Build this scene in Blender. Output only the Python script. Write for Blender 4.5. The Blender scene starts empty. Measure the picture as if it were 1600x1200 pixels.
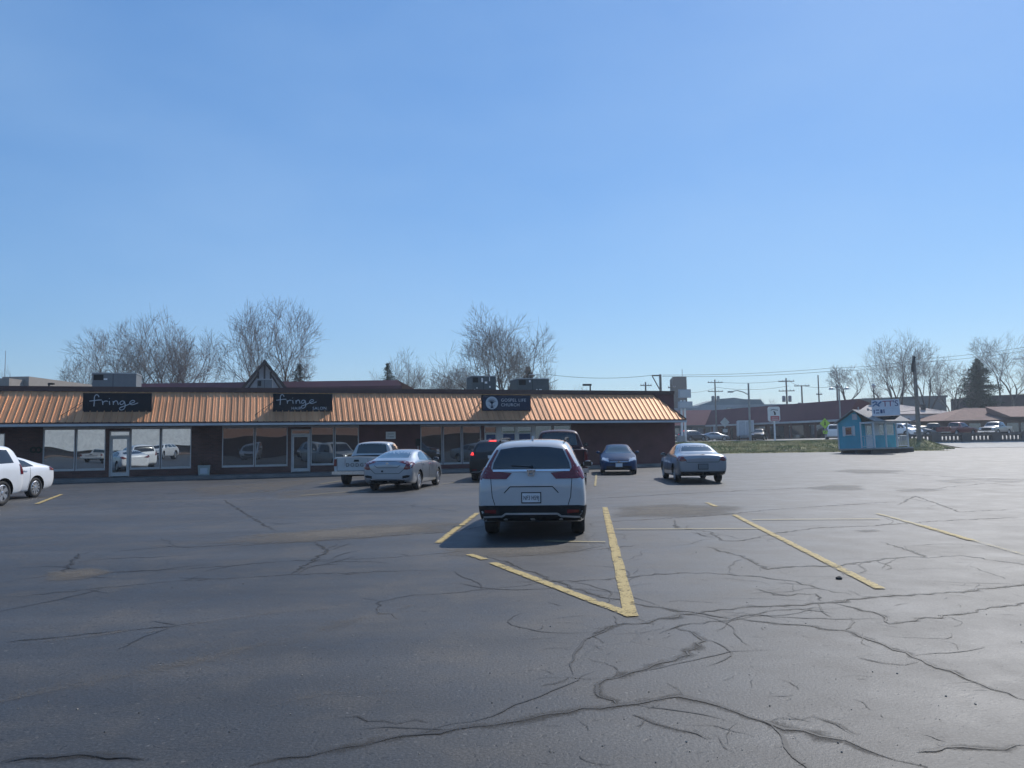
import bpy, bmesh, math, random
from mathutils import Vector, Matrix, noise
from mathutils.bvhtree import BVHTree

R = math.radians
C = bpy.context.scene.collection
random.seed(7)

# ------------------------------------------------------------------ camera model
FPX, PITCH, ROLL = 1200.0, R(4.2), 0.014
EYE = Vector((0, 0, 1.67))
_f = Vector((0, math.cos(PITCH), math.sin(PITCH)))
_u0 = Vector((0, -math.sin(PITCH), math.cos(PITCH)))
_r0 = Vector((1, 0, 0))
CAM_UP = _u0 * math.cos(ROLL) + _r0 * math.sin(ROLL)
CAM_RT = _r0 * math.cos(ROLL) - _u0 * math.sin(ROLL)


def ray(px, py):
    return _f + CAM_RT * ((px - 800) / FPX) + CAM_UP * ((600 - py) / FPX)


def at(px, py, Y):
    d = ray(px, py)
    return EYE + d * (Y / d.y)


def ss(a, b, x):
    t = max(0.0, min(1.0, (x - a) / (b - a)))
    return t * t * (3 - 2 * t)


def gz(x, y):
    """height of the terrain: a flat lot, rising a little at the far right, then a bank up to the road"""
    lot = 0.32 * ss(36, 62, y) * ss(4, 18, x)
    k = ss(34, 42, x)
    t = ss(65 + 5 * k, 78 + 6 * k, y)
    top = 1.15 + 0.25 * k
    m = ss(6, 12, x)
    return lot + (top - 0.32) * t * m


def G(px, py):
    d = ray(px, py)
    t0, t = 1.0, 1.0
    while t < 260:
        p = EYE + d * t
        if p.z < gz(p.x, p.y):
            break
        t0 = t
        t += 0.5
    a, b = t0, t
    for _ in range(24):
        m = (a + b) / 2
        p = EYE + d * m
        if p.z < gz(p.x, p.y):
            b = m
        else:
            a = m
    return EYE + d * b


def gpt(x, y, dz=0.0):
    return Vector((x, y, gz(x, y) + dz))


# ------------------------------------------------------------------ materials
def nodes(name):
    m = bpy.data.materials.new(name)
    m.use_nodes = True
    nt = m.node_tree
    return m, nt, nt.nodes, nt.links, nt.nodes['Principled BSDF']


def ramp(nt, fac, stops):
    r = nt.nodes.new('ShaderNodeValToRGB')
    els = r.color_ramp.elements
    while len(els) < len(stops):
        els.new(0.5)
    for e, (p, c) in zip(els, stops):
        e.position = p
        e.color = (c, c, c, 1) if isinstance(c, (int, float)) else (*c, 1)
    nt.links.new(fac, r.inputs[0])
    return r.outputs[0]


def tex(nt, kind, scale, detail=3, rough=0.6, vec=None, coord='Object', **kw):
    n = nt.nodes.new('ShaderNodeTex' + kind)
    if vec is None:
        tc = nt.nodes.new('ShaderNodeTexCoord')
        vec = tc.outputs[coord]
    nt.links.new(vec, n.inputs['Vector'])
    n.inputs['Scale'].default_value = scale
    if kind == 'Noise':
        n.inputs['Detail'].default_value = detail
        n.inputs['Roughness'].default_value = rough
    for k, v in kw.items():
        setattr(n, k, v)
    return n


def mixc(nt, fac, a, b, mode='MIX'):
    m = nt.nodes.new('ShaderNodeMix')
    m.data_type = 'RGBA'
    m.blend_type = mode
    for sock, v in ((m.inputs[0], fac), (m.inputs[6], a), (m.inputs[7], b)):
        if hasattr(v, 'is_linked'):
            nt.links.new(v, sock)
        elif isinstance(v, (int, float)):
            sock.default_value = v
        else:
            sock.default_value = (*v, 1)
    return m.outputs[2]


def math_(nt, op, a, b=None):
    m = nt.nodes.new('ShaderNodeMath')
    m.operation = op
    for i, v in enumerate((a, b)):
        if v is None:
            continue
        if hasattr(v, 'is_linked'):
            nt.links.new(v, m.inputs[i])
        else:
            m.inputs[i].default_value = v
    return m.outputs[0]


def bump(nt, bsdf, height, strength=0.3, dist=0.01):
    b = nt.nodes.new('ShaderNodeBump')
    b.inputs['Strength'].default_value = strength
    b.inputs['Distance'].default_value = dist
    nt.links.new(height, b.inputs['Height'])
    nt.links.new(b.outputs[0], bsdf.inputs['Normal'])


def pmat(name, c, rough=0.6, metal=0.0, var=0.15, vscale=3.0, bmp=0.0, bscale=40.0, coat=0.0, spec=0.5):
    m, nt, N, L, b = nodes(name)
    n = tex(nt, 'Noise', vscale, 4)
    lo = tuple(x * (1 - var) for x in c)
    hi = tuple(min(1, x * (1 + var)) for x in c)
    L.new(ramp(nt, n.outputs['Fac'], [(0.3, lo), (0.7, hi)]), b.inputs['Base Color'])
    b.inputs['Roughness'].default_value = rough
    b.inputs['Metallic'].default_value = metal
    b.inputs['Coat Weight'].default_value = coat
    b.inputs['Coat Roughness'].default_value = 0.06
    b.inputs['Specular IOR Level'].default_value = spec
    if bmp:
        n2 = tex(nt, 'Noise', bscale, 4)
        bump(nt, b, n2.outputs['Fac'], bmp)
    return m


def paint(name, c, metal=0.0, rough=0.35, dirty=0.14, coat=0.9):
    """car paint with a clear coat and a thin film of road dust"""
    m, nt, N, L, b = nodes(name)
    n = tex(nt, 'Noise', 2.2, 5)
    dust = ramp(nt, n.outputs['Fac'], [(0.42, 0.0), (0.75, dirty)])
    L.new(mixc(nt, dust, c, (0.22, 0.2, 0.17)), b.inputs['Base Color'])
    b.inputs['Metallic'].default_value = metal
    L.new(ramp(nt, n.outputs['Fac'], [(0.3, rough * 0.9), (0.8, min(1, rough * 1.35))]), b.inputs['Roughness'])
    b.inputs['Coat Weight'].default_value = coat
    if coat < .6: b.inputs['Specular IOR Level'].default_value = 0.25 if coat > .2 else 0.08
    b.inputs['Coat Roughness'].default_value = 0.05
    return m


def glow(name, c, strength):
    m, nt, N, L, b = nodes(name)
    b.inputs['Base Color'].default_value = (*c, 1)
    b.inputs['Emission Color'].default_value = (*c, 1)
    b.inputs['Emission Strength'].default_value = strength
    return m


def pane_mat(name, refl=0.24, tint=(0.012, 0.015, 0.018), wob=0.02, wscale=0.9):
    """dark shop glass: a mirror-like film over an unlit interior, slightly wavy"""
    m, nt, N, L, b = nodes(name)
    n0 = tex(nt, 'Noise', 0.7, 2)
    L.new(ramp(nt, n0.outputs['Fac'], [(0.35, tint), (0.7, tuple(x * 2.6 for x in tint))]), b.inputs['Base Color'])
    b.inputs['Roughness'].default_value = 0.15
    b.inputs['Specular IOR Level'].default_value = 0.3
    g = N.new('ShaderNodeBsdfGlossy')
    g.inputs['Roughness'].default_value = 0.0
    g.inputs['Color'].default_value = (0.85, 0.93, 0.97, 1)
    n = tex(nt, 'Noise', wscale, 1)
    bm_ = N.new('ShaderNodeBump')
    bm_.inputs['Strength'].default_value = 1.0
    bm_.inputs['Distance'].default_value = wob
    L.new(n.outputs['Fac'], bm_.inputs['Height'])
    L.new(bm_.outputs[0], g.inputs['Normal'])
    mx = N.new('ShaderNodeMixShader')
    fr = N.new('ShaderNodeFresnel')
    fr.inputs['IOR'].default_value = 1.45
    L.new(math_(nt, 'MAXIMUM', fr.outputs[0], refl), mx.inputs[0])
    L.new(b.outputs[0], mx.inputs[1])
    L.new(g.outputs[0], mx.inputs[2])
    L.new(mx.outputs[0], N['Material Output'].inputs[0])
    return m


def brick_mat(name, c1, c2, mortar, scale=1.0, rough=0.85):
    m, nt, N, L, b = nodes(name)
    tc = N.new('ShaderNodeTexCoord')
    sx = N.new('ShaderNodeSeparateXYZ')
    L.new(tc.outputs['Object'], sx.inputs[0])
    cx = N.new('ShaderNodeCombineXYZ')
    L.new(math_(nt, 'ADD', sx.outputs[0], sx.outputs[1]), cx.inputs[0])
    L.new(sx.outputs[2], cx.inputs[1])
    br = N.new('ShaderNodeTexBrick')
    L.new(cx.outputs[0], br.inputs['Vector'])
    br.inputs['Scale'].default_value = scale
    br.inputs['Color1'].default_value = (*c1, 1)
    br.inputs['Color2'].default_value = (*c2, 1)
    br.inputs['Mortar'].default_value = (*mortar, 1)
    br.inputs['Brick Width'].default_value = 0.215
    br.inputs['Row Height'].default_value = 0.075
    br.inputs['Mortar Size'].default_value = 0.006
    n = tex(nt, 'Noise', 0.8, 5)
    L.new(mixc(nt, 1.0, br.outputs['Color'], ramp(nt, n.outputs['Fac'], [(0.3, 0.7), (0.7, 1.15)]), 'MULTIPLY'), b.inputs['Base Color'])
    b.inputs['Roughness'].default_value = rough
    bump(nt, b, br.outputs['Fac'], -0.4, 0.006)
    return m


# ------------------------------------------------------------------ objects
def tag(o, label=None, cat=None, group=None, kind=None):
    if label: o['label'] = label
    if cat: o['category'] = cat
    if group: o['group'] = group
    if kind: o['kind'] = kind
    return o


def empty(name, loc, rz=0.0, label=None, cat=None, group=None, kind=None):
    o = bpy.data.objects.new(name, None)
    C.objects.link(o)
    o.location = loc
    o.rotation_euler = (0, 0, rz)
    o.empty_display_size = 0.2
    return tag(o, label, cat, group, kind)


def link_mesh(name, me, parent=None):
    o = bpy.data.objects.new(name, me)
    C.objects.link(o)
    if parent is not None:
        o.parent = parent
    return o


class MB:
    """collects simple solids and links them as one mesh object"""
    def __init__(self, mtx=None):
        self.v, self.f, self.m = [], [], mtx

    def add(self, vs, fs):
        o = len(self.v)
        if self.m is not None:
            vs = [self.m @ Vector(p) for p in vs]
        self.v += [tuple(p) for p in vs]
        self.f += [tuple(i + o for i in f) for f in fs]
        return self

    def box(self, x0, y0, z0, x1, y1, z1):
        vs = [(x0, y0, z0), (x1, y0, z0), (x1, y1, z0), (x0, y1, z0), (x0, y0, z1), (x1, y0, z1), (x1, y1, z1), (x0, y1, z1)]
        return self.add(vs, [(3, 2, 1, 0), (4, 5, 6, 7), (0, 1, 5, 4), (1, 2, 6, 5), (2, 3, 7, 6), (3, 0, 4, 7)])

    def cbox(self, c, s, rz=0.0, rx=0.0, ry=0.0):
        m = Matrix.Translation(c) @ Matrix.Rotation(rz, 4, 'Z') @ Matrix.Rotation(ry, 4, 'Y') @ Matrix.Rotation(rx, 4, 'X')
        x, y, z = s[0] / 2, s[1] / 2, s[2] / 2
        vs = [m @ Vector(p) for p in [(-x, -y, -z), (x, -y, -z), (x, y, -z), (-x, y, -z), (-x, -y, z), (x, -y, z), (x, y, z), (-x, y, z)]]
        return self.add(vs, [(3, 2, 1, 0), (4, 5, 6, 7), (0, 1, 5, 4), (1, 2, 6, 5), (2, 3, 7, 6), (3, 0, 4, 7)])

    def prism(self, poly, a, b, axis='y'):
        """extrude a 2D polygon: axis y -> points are (x,z); x -> (y,z); z -> (x,y)"""
        def P(p, t):
            return (p[0], t, p[1]) if axis == 'y' else ((t, p[0], p[1]) if axis == 'x' else (p[0], p[1], t))
        n = len(poly)
        vs = [P(p, a) for p in poly] + [P(p, b) for p in poly]
        fs = [tuple(range(n)), tuple(range(2 * n - 1, n - 1, -1))] + [(i, i + n, (i + 1) % n + n, (i + 1) % n) for i in range(n)]
        return self.add(vs, fs)

    def tube(self, pts, r, n=6, cap=True):
        pts = [Vector(p) for p in pts]
        rs = r if isinstance(r, (list, tuple)) else [r] * len(pts)
        vs, fs = [], []
        for i, p in enumerate(pts):
            d = (pts[min(i + 1, len(pts) - 1)] - pts[max(i - 1, 0)])
            d = d.normalized() if d.length > 1e-9 else Vector((0, 0, 1))
            a = d.cross(Vector((0, 0, 1)) if abs(d.z) < 0.9 else Vector((1, 0, 0))).normalized()
            b = d.cross(a)
            for k in range(n):
                t = 2 * math.pi * k / n
                vs.append(p + a * (math.cos(t) * rs[i]) + b * (math.sin(t) * rs[i]))
        for i in range(len(pts) - 1):
            for k in range(n):
                k2 = (k + 1) % n
                fs.append((i * n + k, i * n + k2, (i + 1) * n + k2, (i + 1) * n + k))
        if cap:
            fs.append(tuple(range(n - 1, -1, -1)))
            fs.append(tuple(range((len(pts) - 1) * n, len(pts) * n)))
        return self.add(vs, fs)

    def lathe(self, prof, c=(0, 0, 0), axis='z', n=16):
        """prof: (radius, height)"""
        vs, fs = [], []
        for (r, h) in prof:
            for k in range(n):
                t = 2 * math.pi * k / n
                x, y = r * math.cos(t), r * math.sin(t)
                p = (x, y, h) if axis == 'z' else ((h, x, y) if axis == 'x' else (y, h, x))
                vs.append((p[0] + c[0], p[1] + c[1], p[2] + c[2]))
        for i in range(len(prof) - 1):
            for k in range(n):
                k2 = (k + 1) % n
                fs.append((i * n + k, i * n + k2, (i + 1) * n + k2, (i + 1) * n + k))
        fs.append(tuple(range(n - 1, -1, -1)))
        fs.append(tuple(range((len(prof) - 1) * n, len(prof) * n)))
        return self.add(vs, fs)

    def mesh(self, name, mat, smooth=False, fix=True):
        me = bpy.data.meshes.new(name)
        me.from_pydata(self.v, [], self.f)
        if fix:
            bm = bmesh.new()
            bm.from_mesh(me)
            bmesh.ops.recalc_face_normals(bm, faces=bm.faces)
            bm.to_mesh(me)
            bm.free()
        if mat is not None:
            me.materials.append(mat)
        if smooth:
            me.polygons.foreach_set('use_smooth', [True] * len(me.polygons))
        me.update()
        return me

    def build(self, name, mat, parent=None, smooth=False, fix=True):
        return link_mesh(name, self.mesh(name, mat, smooth, fix), parent)


def text_geo(body, size, depth=0.01, spacing=1.0, align='CENTER'):
    cu = bpy.data.curves.new('lettering', 'FONT')
    cu.body, cu.size, cu.extrude = body, size, depth
    cu.align_x, cu.align_y = align, 'CENTER'
    cu.space_character = spacing
    cu.resolution_u = 3
    o = bpy.data.objects.new('lettering', cu)
    C.objects.link(o)
    dg = bpy.context.evaluated_depsgraph_get()
    me = bpy.data.meshes.new_from_object(o.evaluated_get(dg))
    vs = [v.co.copy() for v in me.vertices]
    fs = [tuple(p.vertices) for p in me.polygons]
    bpy.data.objects.remove(o)
    bpy.data.curves.remove(cu)
    bpy.data.meshes.remove(me)
    return vs, fs


def add_text(mb, body, size, m, depth=0.008, spacing=1.0, align='CENTER', bold=0.0):
    vs, fs = text_geo(body, size, depth, spacing, align)
    mb.add([m @ v for v in vs], fs)


# text that stands upright and faces -y
STAND = Matrix(((1, 0, 0, 0), (0, 0, -1, 0), (0, 1, 0, 0), (0, 0, 0, 1)))


def copy_tree(o, parent=None):
    c = o.copy()
    C.objects.link(c)
    if parent is not None:
        c.parent = parent
    for ch in o.children:
        copy_tree(ch, c)
    return c


M = {}
M['black'] = pmat('black_plastic', (0.011, 0.012, 0.014), 0.65, spec=0.25)
M['rubber'] = pmat('tyre_rubber', (0.022, 0.022, 0.023), 0.8, vscale=12)
M['alloy'] = pmat('wheel_alloy', (0.55, 0.56, 0.58), 0.3, 0.85, var=0.05)
M['chrome'] = pmat('chrome', (0.75, 0.76, 0.78), 0.12, 1.0, var=0.03)
M['steel'] = pmat('galvanised_steel', (0.42, 0.43, 0.44), 0.5, 0.5)
M['white'] = pmat('white_paint', (0.74, 0.74, 0.72), 0.5, var=0.06)
M['aluminium'] = pmat('window_aluminium', (0.5, 0.5, 0.5), 0.45, 0.4, var=0.08)
M['concrete'] = pmat('concrete', (0.36, 0.35, 0.33), 0.9, var=0.2, vscale=1.5, bmp=0.2)
M['wood'] = pmat('weathered_wood', (0.12, 0.09, 0.07), 0.85, var=0.3, vscale=6, bmp=0.2)
M['cable'] = pmat('black_cable', (0.03, 0.03, 0.03), 0.7)
M['lamp_red'] = pmat('red_lamp_lens', (0.13, 0.004, 0.008), 0.15, var=0.2, coat=0.6)
M['lamp_clear'] = pmat('clear_lamp_lens', (0.62, 0.63, 0.64), 0.08, 0.5, var=0.15, vscale=9, coat=1.0)
M['lamp_on'] = glow('lit_red_lamp', (1.0, 0.03, 0.02), 2.2)
M['plate'] = pmat('license_plate_white', (0.62, 0.65, 0.68), 0.5, var=0.06)
M['ink'] = pmat('plate_ink', (0.02, 0.025, 0.05), 0.6)
M['car_glass'] = pane_mat('tinted_car_glass', 0.06, (0.010, 0.012, 0.014), 0.0, 1.0)
M['car_glass_light'] = pane_mat('clear_car_glass', 0.045, (0.016, 0.026, 0.030), 0.0, 1.0)
# ------------------------------------------------------------------ ground, lot, road, markings
def asphalt(name, c, stain=1.0, craze=0.0, rough=(0.50, 0.66)):
    m, nt, N, L, b = nodes(name)
    big = tex(nt, 'Noise', 0.16, 5, 0.65)
    mid = tex(nt, 'Noise', 1.1, 5, 0.7)
    fine = tex(nt, 'Noise', 48, 3, 0.75)
    chip = tex(nt, 'Voronoi', 55)
    lo, hi = tuple(x * 0.68 for x in c), tuple(x * 1.4 for x in c)
    col = ramp(nt, big.outputs['Fac'], [(0.32, lo), (0.66, hi)])
    tcs = N.new('ShaderNodeTexCoord'); mps = N.new('ShaderNodeMapping')
    mps.inputs['Rotation'].default_value = (0, 0, R(-14)); mps.inputs['Scale'].default_value = (0.10, 0.75, 1)
    L.new(tcs.outputs['Object'], mps.inputs[0])
    sweep = tex(nt, 'Noise', 1.0, 5, 0.6, vec=mps.outputs[0])
    col = mixc(nt, 1.0, col, ramp(nt, sweep.outputs['Fac'], [(0.30, (0.66, 0.67, 0.70)), (0.5, (1.0, 1.0, 1.0)), (0.72, (1.55, 1.48, 1.38))]), 'MULTIPLY')
    brown = ramp(nt, mid.outputs['Fac'], [(0.5, 0.0), (0.82, 0.55 * stain)])
    col = mixc(nt, brown, col, (0.085, 0.074, 0.062))
    sp = ramp(nt, fine.outputs['Fac'], [(0.32, 0.42), (0.5, 0.95), (0.68, 1.9)])
    col = mixc(nt, 1.0, col, sp, 'MULTIPLY')
    st = ramp(nt, chip.outputs['Color'], [(0.92, 0.0), (0.98, 0.34)])
    col = mixc(nt, st, col, (0.26, 0.25, 0.23))
    pit = tex(nt, 'Noise', 16, 2, 0.5)
    pt = ramp(nt, pit.outputs['Fac'], [(0.645, 0.0), (0.69, 0.85)])
    col = mixc(nt, pt, col, (0.012, 0.012, 0.013))
    h = math_(nt, 'SUBTRACT', fine.outputs['Fac'], math_(nt, 'MULTIPLY', pt, 0.4))
    if craze:
        mp = tex(nt, 'Noise', 0.9, 4, 0.6)
        tc = N.new('ShaderNodeTexCoord')
        vm = N.new('ShaderNodeVectorMath')
        vm.operation = 'MULTIPLY_ADD'
        L.new(mp.outputs['Color'], vm.inputs[0])
        vm.inputs[1].default_value = (0.9, 0.9, 0)
        L.new(tc.outputs['Object'], vm.inputs[2])
        vo = tex(nt, 'Voronoi', 0.55, vec=vm.outputs[0], feature='DISTANCE_TO_EDGE')
        line = ramp(nt, vo.outputs['Distance'], [(0.0, 1.0), (0.016, 0.0)])
        where = tex(nt, 'Noise', 0.11, 3)
        mask = ramp(nt, where.outputs['Fac'], [(0.46, 0.0), (0.6, craze)])
        ln = math_(nt, 'MULTIPLY', line, mask)
        col = mixc(nt, ln, col, (0.014, 0.014, 0.014))
        h = math_(nt, 'SUBTRACT', h, ln)
    L.new(col, b.inputs['Base Color'])
    L.new(ramp(nt, mid.outputs['Fac'], [(0.3, rough[0]), (0.7, rough[1])]), b.inputs['Roughness'])
    bump(nt, b, h, 0.55, 0.006)
    return m


def overlay(name, c, rough=0.7, nscale=3.0, lo=0.25, hi=0.6, amount=1.0, c2=None):
    """thin film on the paving (paint, tar, dirt): breaks up by noise, thins towards its edge"""
    m, nt, N, L, b = nodes(name)
    n = tex(nt, 'Noise', nscale, 5, 0.7)
    f = tex(nt, 'Noise', 45, 3, 0.7)
    a = N.new('ShaderNodeAttribute')
    a.attribute_name = 'cover'
    c2 = c2 or tuple(x * 0.7 for x in c)
    L.new(ramp(nt, f.outputs['Fac'], [(0.3, c2), (0.7, c)]), b.inputs['Base Color'])
    b.inputs['Roughness'].default_value = rough
    mix2 = math_(nt, 'MULTIPLY', n.outputs['Fac'], f.outputs['Fac'])
    s = math_(nt, 'ADD', math_(nt, 'MULTIPLY', mix2, 1.6), math_(nt, 'SUBTRACT', a.outputs['Fac'], 0.55))
    al = ramp(nt, s, [(lo, 0.0), (hi, amount)])
    L.new(al, b.inputs['Alpha'])
    bump(nt, b, f.outputs['Fac'], 0.3, 0.003)
    return m


M['asphalt'] = asphalt('lot_asphalt', (0.032, 0.0318, 0.0325), 1.0, 0.6)
M['road'] = asphalt('road_asphalt', (0.10, 0.10, 0.10), 0.5)
M['earth'] = pmat('earth', (0.10, 0.085, 0.055), 0.95, var=0.4, vscale=0.4, bmp=0.4, bscale=3)
M['turf'] = pmat('winter_turf', (0.26, 0.24, 0.125), 0.95, var=0.55, vscale=0.9, bmp=0.6, bscale=5)
M['yellow'] = overlay('worn_yellow_paint', (0.44, 0.33, 0.125), 0.75, 5.0, 0.62, 0.79, 0.95)
M['yellow_faint'] = overlay('faded_yellow_paint', (0.42, 0.34, 0.16), 0.7, 3.0, 0.30, 0.66, 0.75)
M['tar'] = overlay('crack_tar', (0.020, 0.019, 0.019), 0.6, 2.5, 0.05, 0.35, 0.92)
M['seal'] = overlay('worn_sealant', (0.026, 0.0235, 0.021), 0.8, 1.6, 0.15, 0.75, 0.85)
M['dirt'] = overlay('dirt_film', (0.14, 0.122, 0.10), 0.9, 1.2, 0.20, 0.72, 0.8)
M['oil'] = overlay('oily_patch', (0.016, 0.016, 0.017), 0.6, 0.9, 0.25, 0.7, 0.75)


def sheet(name, xs, ys, mat, dz=0.0, wob=None, kind='structure'):
    vs, fs = [], []
    for y in ys:
        for x in xs:
            z = gz(x, y) + dz
            if wob:
                z += wob(x, y)
            vs.append((x, y, z))
    n = len(xs)
    for j in range(len(ys) - 1):
        for i in range(n - 1):
            fs.append((j * n + i, j * n + i + 1, (j + 1) * n + i + 1, (j + 1) * n + i))
    mb = MB()
    mb.add(vs, fs)
    o = mb.build(name, mat, smooth=True, fix=False)
    return tag(o, kind=kind)


def rng(a, b, s):
    n = max(1, int(round((b - a) / s)))
    return [a + (b - a) * i / n for i in range(n + 1)]


sheet('ground', [-900, -400, -150] + rng(-60, 120, 4) + [200, 400, 900], [-300, -120] + rng(-60, 180, 4) + [260, 420, 1400], M['earth'], -0.07)
sheet('parking_lot', rng(-70, 70, 2), rng(-48, 72, 2), M['asphalt'], 0.0)
sheet('road', rng(12, 110, 2), rng(79, 175, 3), M['road'], 0.01)


def patch_mesh(mb_data, pts, attr, dz):
    """one filled, slightly domed outline whose cover falls to 0 at the rim"""
    vs, fs, at_ = mb_data
    c = sum(pts, Vector()) / len(pts)
    o = len(vs)
    n = len(pts)
    for ring, cv in ((0.0, 0.0), (0.35, 0.55), (0.7, attr)):
        for p in pts:
            q = p.lerp(c, ring)
            vs.append((q.x, q.y, gz(q.x, q.y) + dz))
            at_.append(cv)
    vs.append((c.x, c.y, gz(c.x, c.y) + dz))
    at_.append(attr)
    for r_ in range(2):
        for i in range(n):
            j = (i + 1) % n
            fs.append((o + r_ * n + i, o + r_ * n + j, o + (r_ + 1) * n + j, o + (r_ + 1) * n + i))
    for i in range(n):
        fs.append((o + 2 * n + i, o + 2 * n + (i + 1) % n, o + 3 * n))


def film(name, data, mat, kind='structure'):
    vs, fs, at_ = data
    me = bpy.data.meshes.new(name)
    me.from_pydata(vs, [], fs)
    a = me.attributes.new('cover', 'FLOAT', 'POINT')
    a.data.foreach_set('value', at_)
    me.materials.append(mat)
    o = link_mesh(name, me)
    # faces look up
    bm = bmesh.new(); bm.from_mesh(me)
    for f in bm.faces:
        f.normal_update()
        if f.normal.z < 0: f.normal_flip()
    bm.to_mesh(me); bm.free()
    return tag(o, kind=kind)


def ribbon(data, pts, w, dz, jitter=0.0, edge=0.0, mid=1.0, rag=0.0, fray=0.0):
    """a strip of three vertices across along ground points; cover 'edge' at the rims and 'mid' down the middle"""
    vs, fs, at_ = data
    o = len(vs)
    L_ = len(pts)
    for i, p in enumerate(pts):
        d = (pts[min(i + 1, L_ - 1)] - pts[max(i - 1, 0)]).normalized()
        s = Vector((-d.y, d.x, 0))
        j = s * random.uniform(-jitter, jitter)
        ww = w * (1 + random.uniform(-rag, rag))
        if fray:
            ww *= min(1.0, min(i, L_ - 1 - i) / (fray * L_) + 0.15)
        mm = mid * (random.uniform(.62, 1.0) if rag > .3 else 1)
        for k, cv in ((-1, edge), (0, mm), (1, edge)):
            q = p + j + s * (k * ww / 2)
            vs.append((q.x, q.y, gz(q.x, q.y) + dz))
            at_.append(cv)
    for i in range(L_ - 1):
        for k in range(2):
            fs.append((o + i * 3 + k, o + i * 3 + k + 1, o + (i + 1) * 3 + k + 1, o + (i + 1) * 3 + k))


def densify(pts, step, rough, seed):
    rnd = random.Random(seed)
    out = []
    for a, b in zip(pts, pts[1:]):
        n = max(1, int((b - a).length / step))
        d = (b - a)
        s = Vector((-d.y, d.x, 0)).normalized() if d.length > 0 else Vector()
        for i in range(n):
            q = a + d * (i / n)
            if i:
                q = q + s * rnd.uniform(-rough, rough)
            out.append(q)
    out.append(pts[-1])
    return out


CRACKS = [
    (0.085, [(390, 1197), (480, 1182), (540, 1167), (600, 1155), (660, 1147), (710, 1140), (800, 1130), (860, 1117), (965, 1104), (1020, 1095), (1060, 1089), (1100, 1097), (1150, 1112), (1190, 1127), (1225, 1140), (1280, 1152), (1350, 1172), (1400, 1187), (1450, 1199)]),
    (0.085, [(965, 1104), (935, 1080), (945, 1062), (1010, 1045), (1060, 1027), (1090, 1010), (1095, 997), (1080, 987), (1055, 980)]),
    (0.06, [(990, 1117), (1020, 1130), (1060, 1142), (1110, 1155)]),
    (0.075, [(945, 1005), (925, 995), (935, 987), (965, 977), (1020, 970), (1080, 960), (1150, 950), (1225, 947), (1290, 942), (1350, 935), (1425, 930), (1475, 927), (1540, 920), (1600, 914), (1680, 905)]),
    (0.06, [(760, 868), (800, 882), (845, 900), (890, 917), (950, 935), (1000, 945), (1060, 955), (1110, 962), (1175, 970), (1250, 977), (1320, 985), (1375, 1005), (1440, 1032), (1500, 1055), (1550, 1077), (1640, 1105)]),
    (0.045, [(800, 910), (860, 909), (950, 906), (1025, 897), (1100, 895), (1175, 900), (1230, 907), (1280, 920), (1330, 930)]),
    (0.07, [(1105, 855), (1160, 870), (1200, 890), (1240, 885), (1300, 885), (1375, 875), (1425, 870), (1450, 872), (1420, 860), (1375, 847)]),
    (0.06, [(1055, 812), (1058, 825), (1110, 831), (1130, 845), (1160, 845), (1210, 834), (1275, 825), (1360, 822), (1450, 815), (1600, 808)]),
    (0.035, [(1000, 852), (950, 857), (800, 870)]),
    (0.06, [(1435, 1177), (1475, 1167), (1535, 1170), (1620, 1165)]),
    (0.05, [(1300, 942), (1375, 960), (1390, 975), (1500, 960), (1560, 948), (1640, 940)]),
    (0.075, [(920, 780), (1050, 772), (1200, 765), (1275, 761), (1350, 760)]),
    (0.06, [(920, 817), (1010, 812), (1120, 805), (1200, 797), (1300, 790), (1400, 784)]),
    (0.06, [(232, 853), (300, 855), (400, 849), (500, 845), (560, 841), (690, 832), (760, 822)]),
    (0.03, [(0, 910), (60, 902), (150, 895), (280, 890), (450, 877), (600, 872), (740, 860)]),
    (0.03, [(0, 935), (100, 925), (250, 910), (440, 899), (550, 895), (690, 890)]),
    (0.03, [(0, 1004), (100, 995), (190, 985), (280, 977), (320, 972)]),
    (0.06, [(350, 782), (390, 807), (430, 830)]),
    (0.07, [(492, 847), (512, 860), (480, 882), (455, 897)]),
    (0.06, [(122, 865), (112, 882), (100, 895)]),
    (0.10, [(0, 1192), (75, 1185), (125, 1181), (170, 1182), (225, 1187)]),
    (0.02, [(800, 917), (700, 927), (635, 932), (595, 940), (590, 955), (620, 967)]),
    (0.02, [(530, 1122), (600, 1127), (670, 1130)]),
    (0.02, [(940, 1060), (890, 1058), (845, 1072)]),
    (0.02, [(1040, 1068), (1062, 1080), (1070, 1090)]),
    (0.02, [(1340, 1028), (1380, 1036), (1415, 1040), (1435, 1034)]),
    (0.02, [(1205, 1126), (1270, 1120), (1310, 1132), (1340, 1150)]),
    (0.03, [(1180, 920), (1210, 930), (1275, 928), (1285, 940)]),
    (0.05, [(1400, 790), (1430, 775), (1500, 800), (1600, 795)]),
    (0.03, [(1450, 872), (1500, 868), (1600, 882)]),
    (0.05, [(1370, 762), (1450, 765), (1540, 755), (1600, 760)]),
    (0.06, [(1275, 736), (1340, 738), (1400, 740), (1500, 746), (1600, 751)]),
    (0.025, [(600, 745), (700, 752), (735, 760)]),
    (0.025, [(180, 775), (300, 770), (480, 765), (560, 772)]),
    (0.02, [(560, 795), (640, 790), (720, 800)]),
    (0.03, [(1030, 990), (1080, 975), (1140, 970), (1200, 955), (1290, 950)]),
]
data, halo = ([], [], []), ([], [], [])
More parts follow.
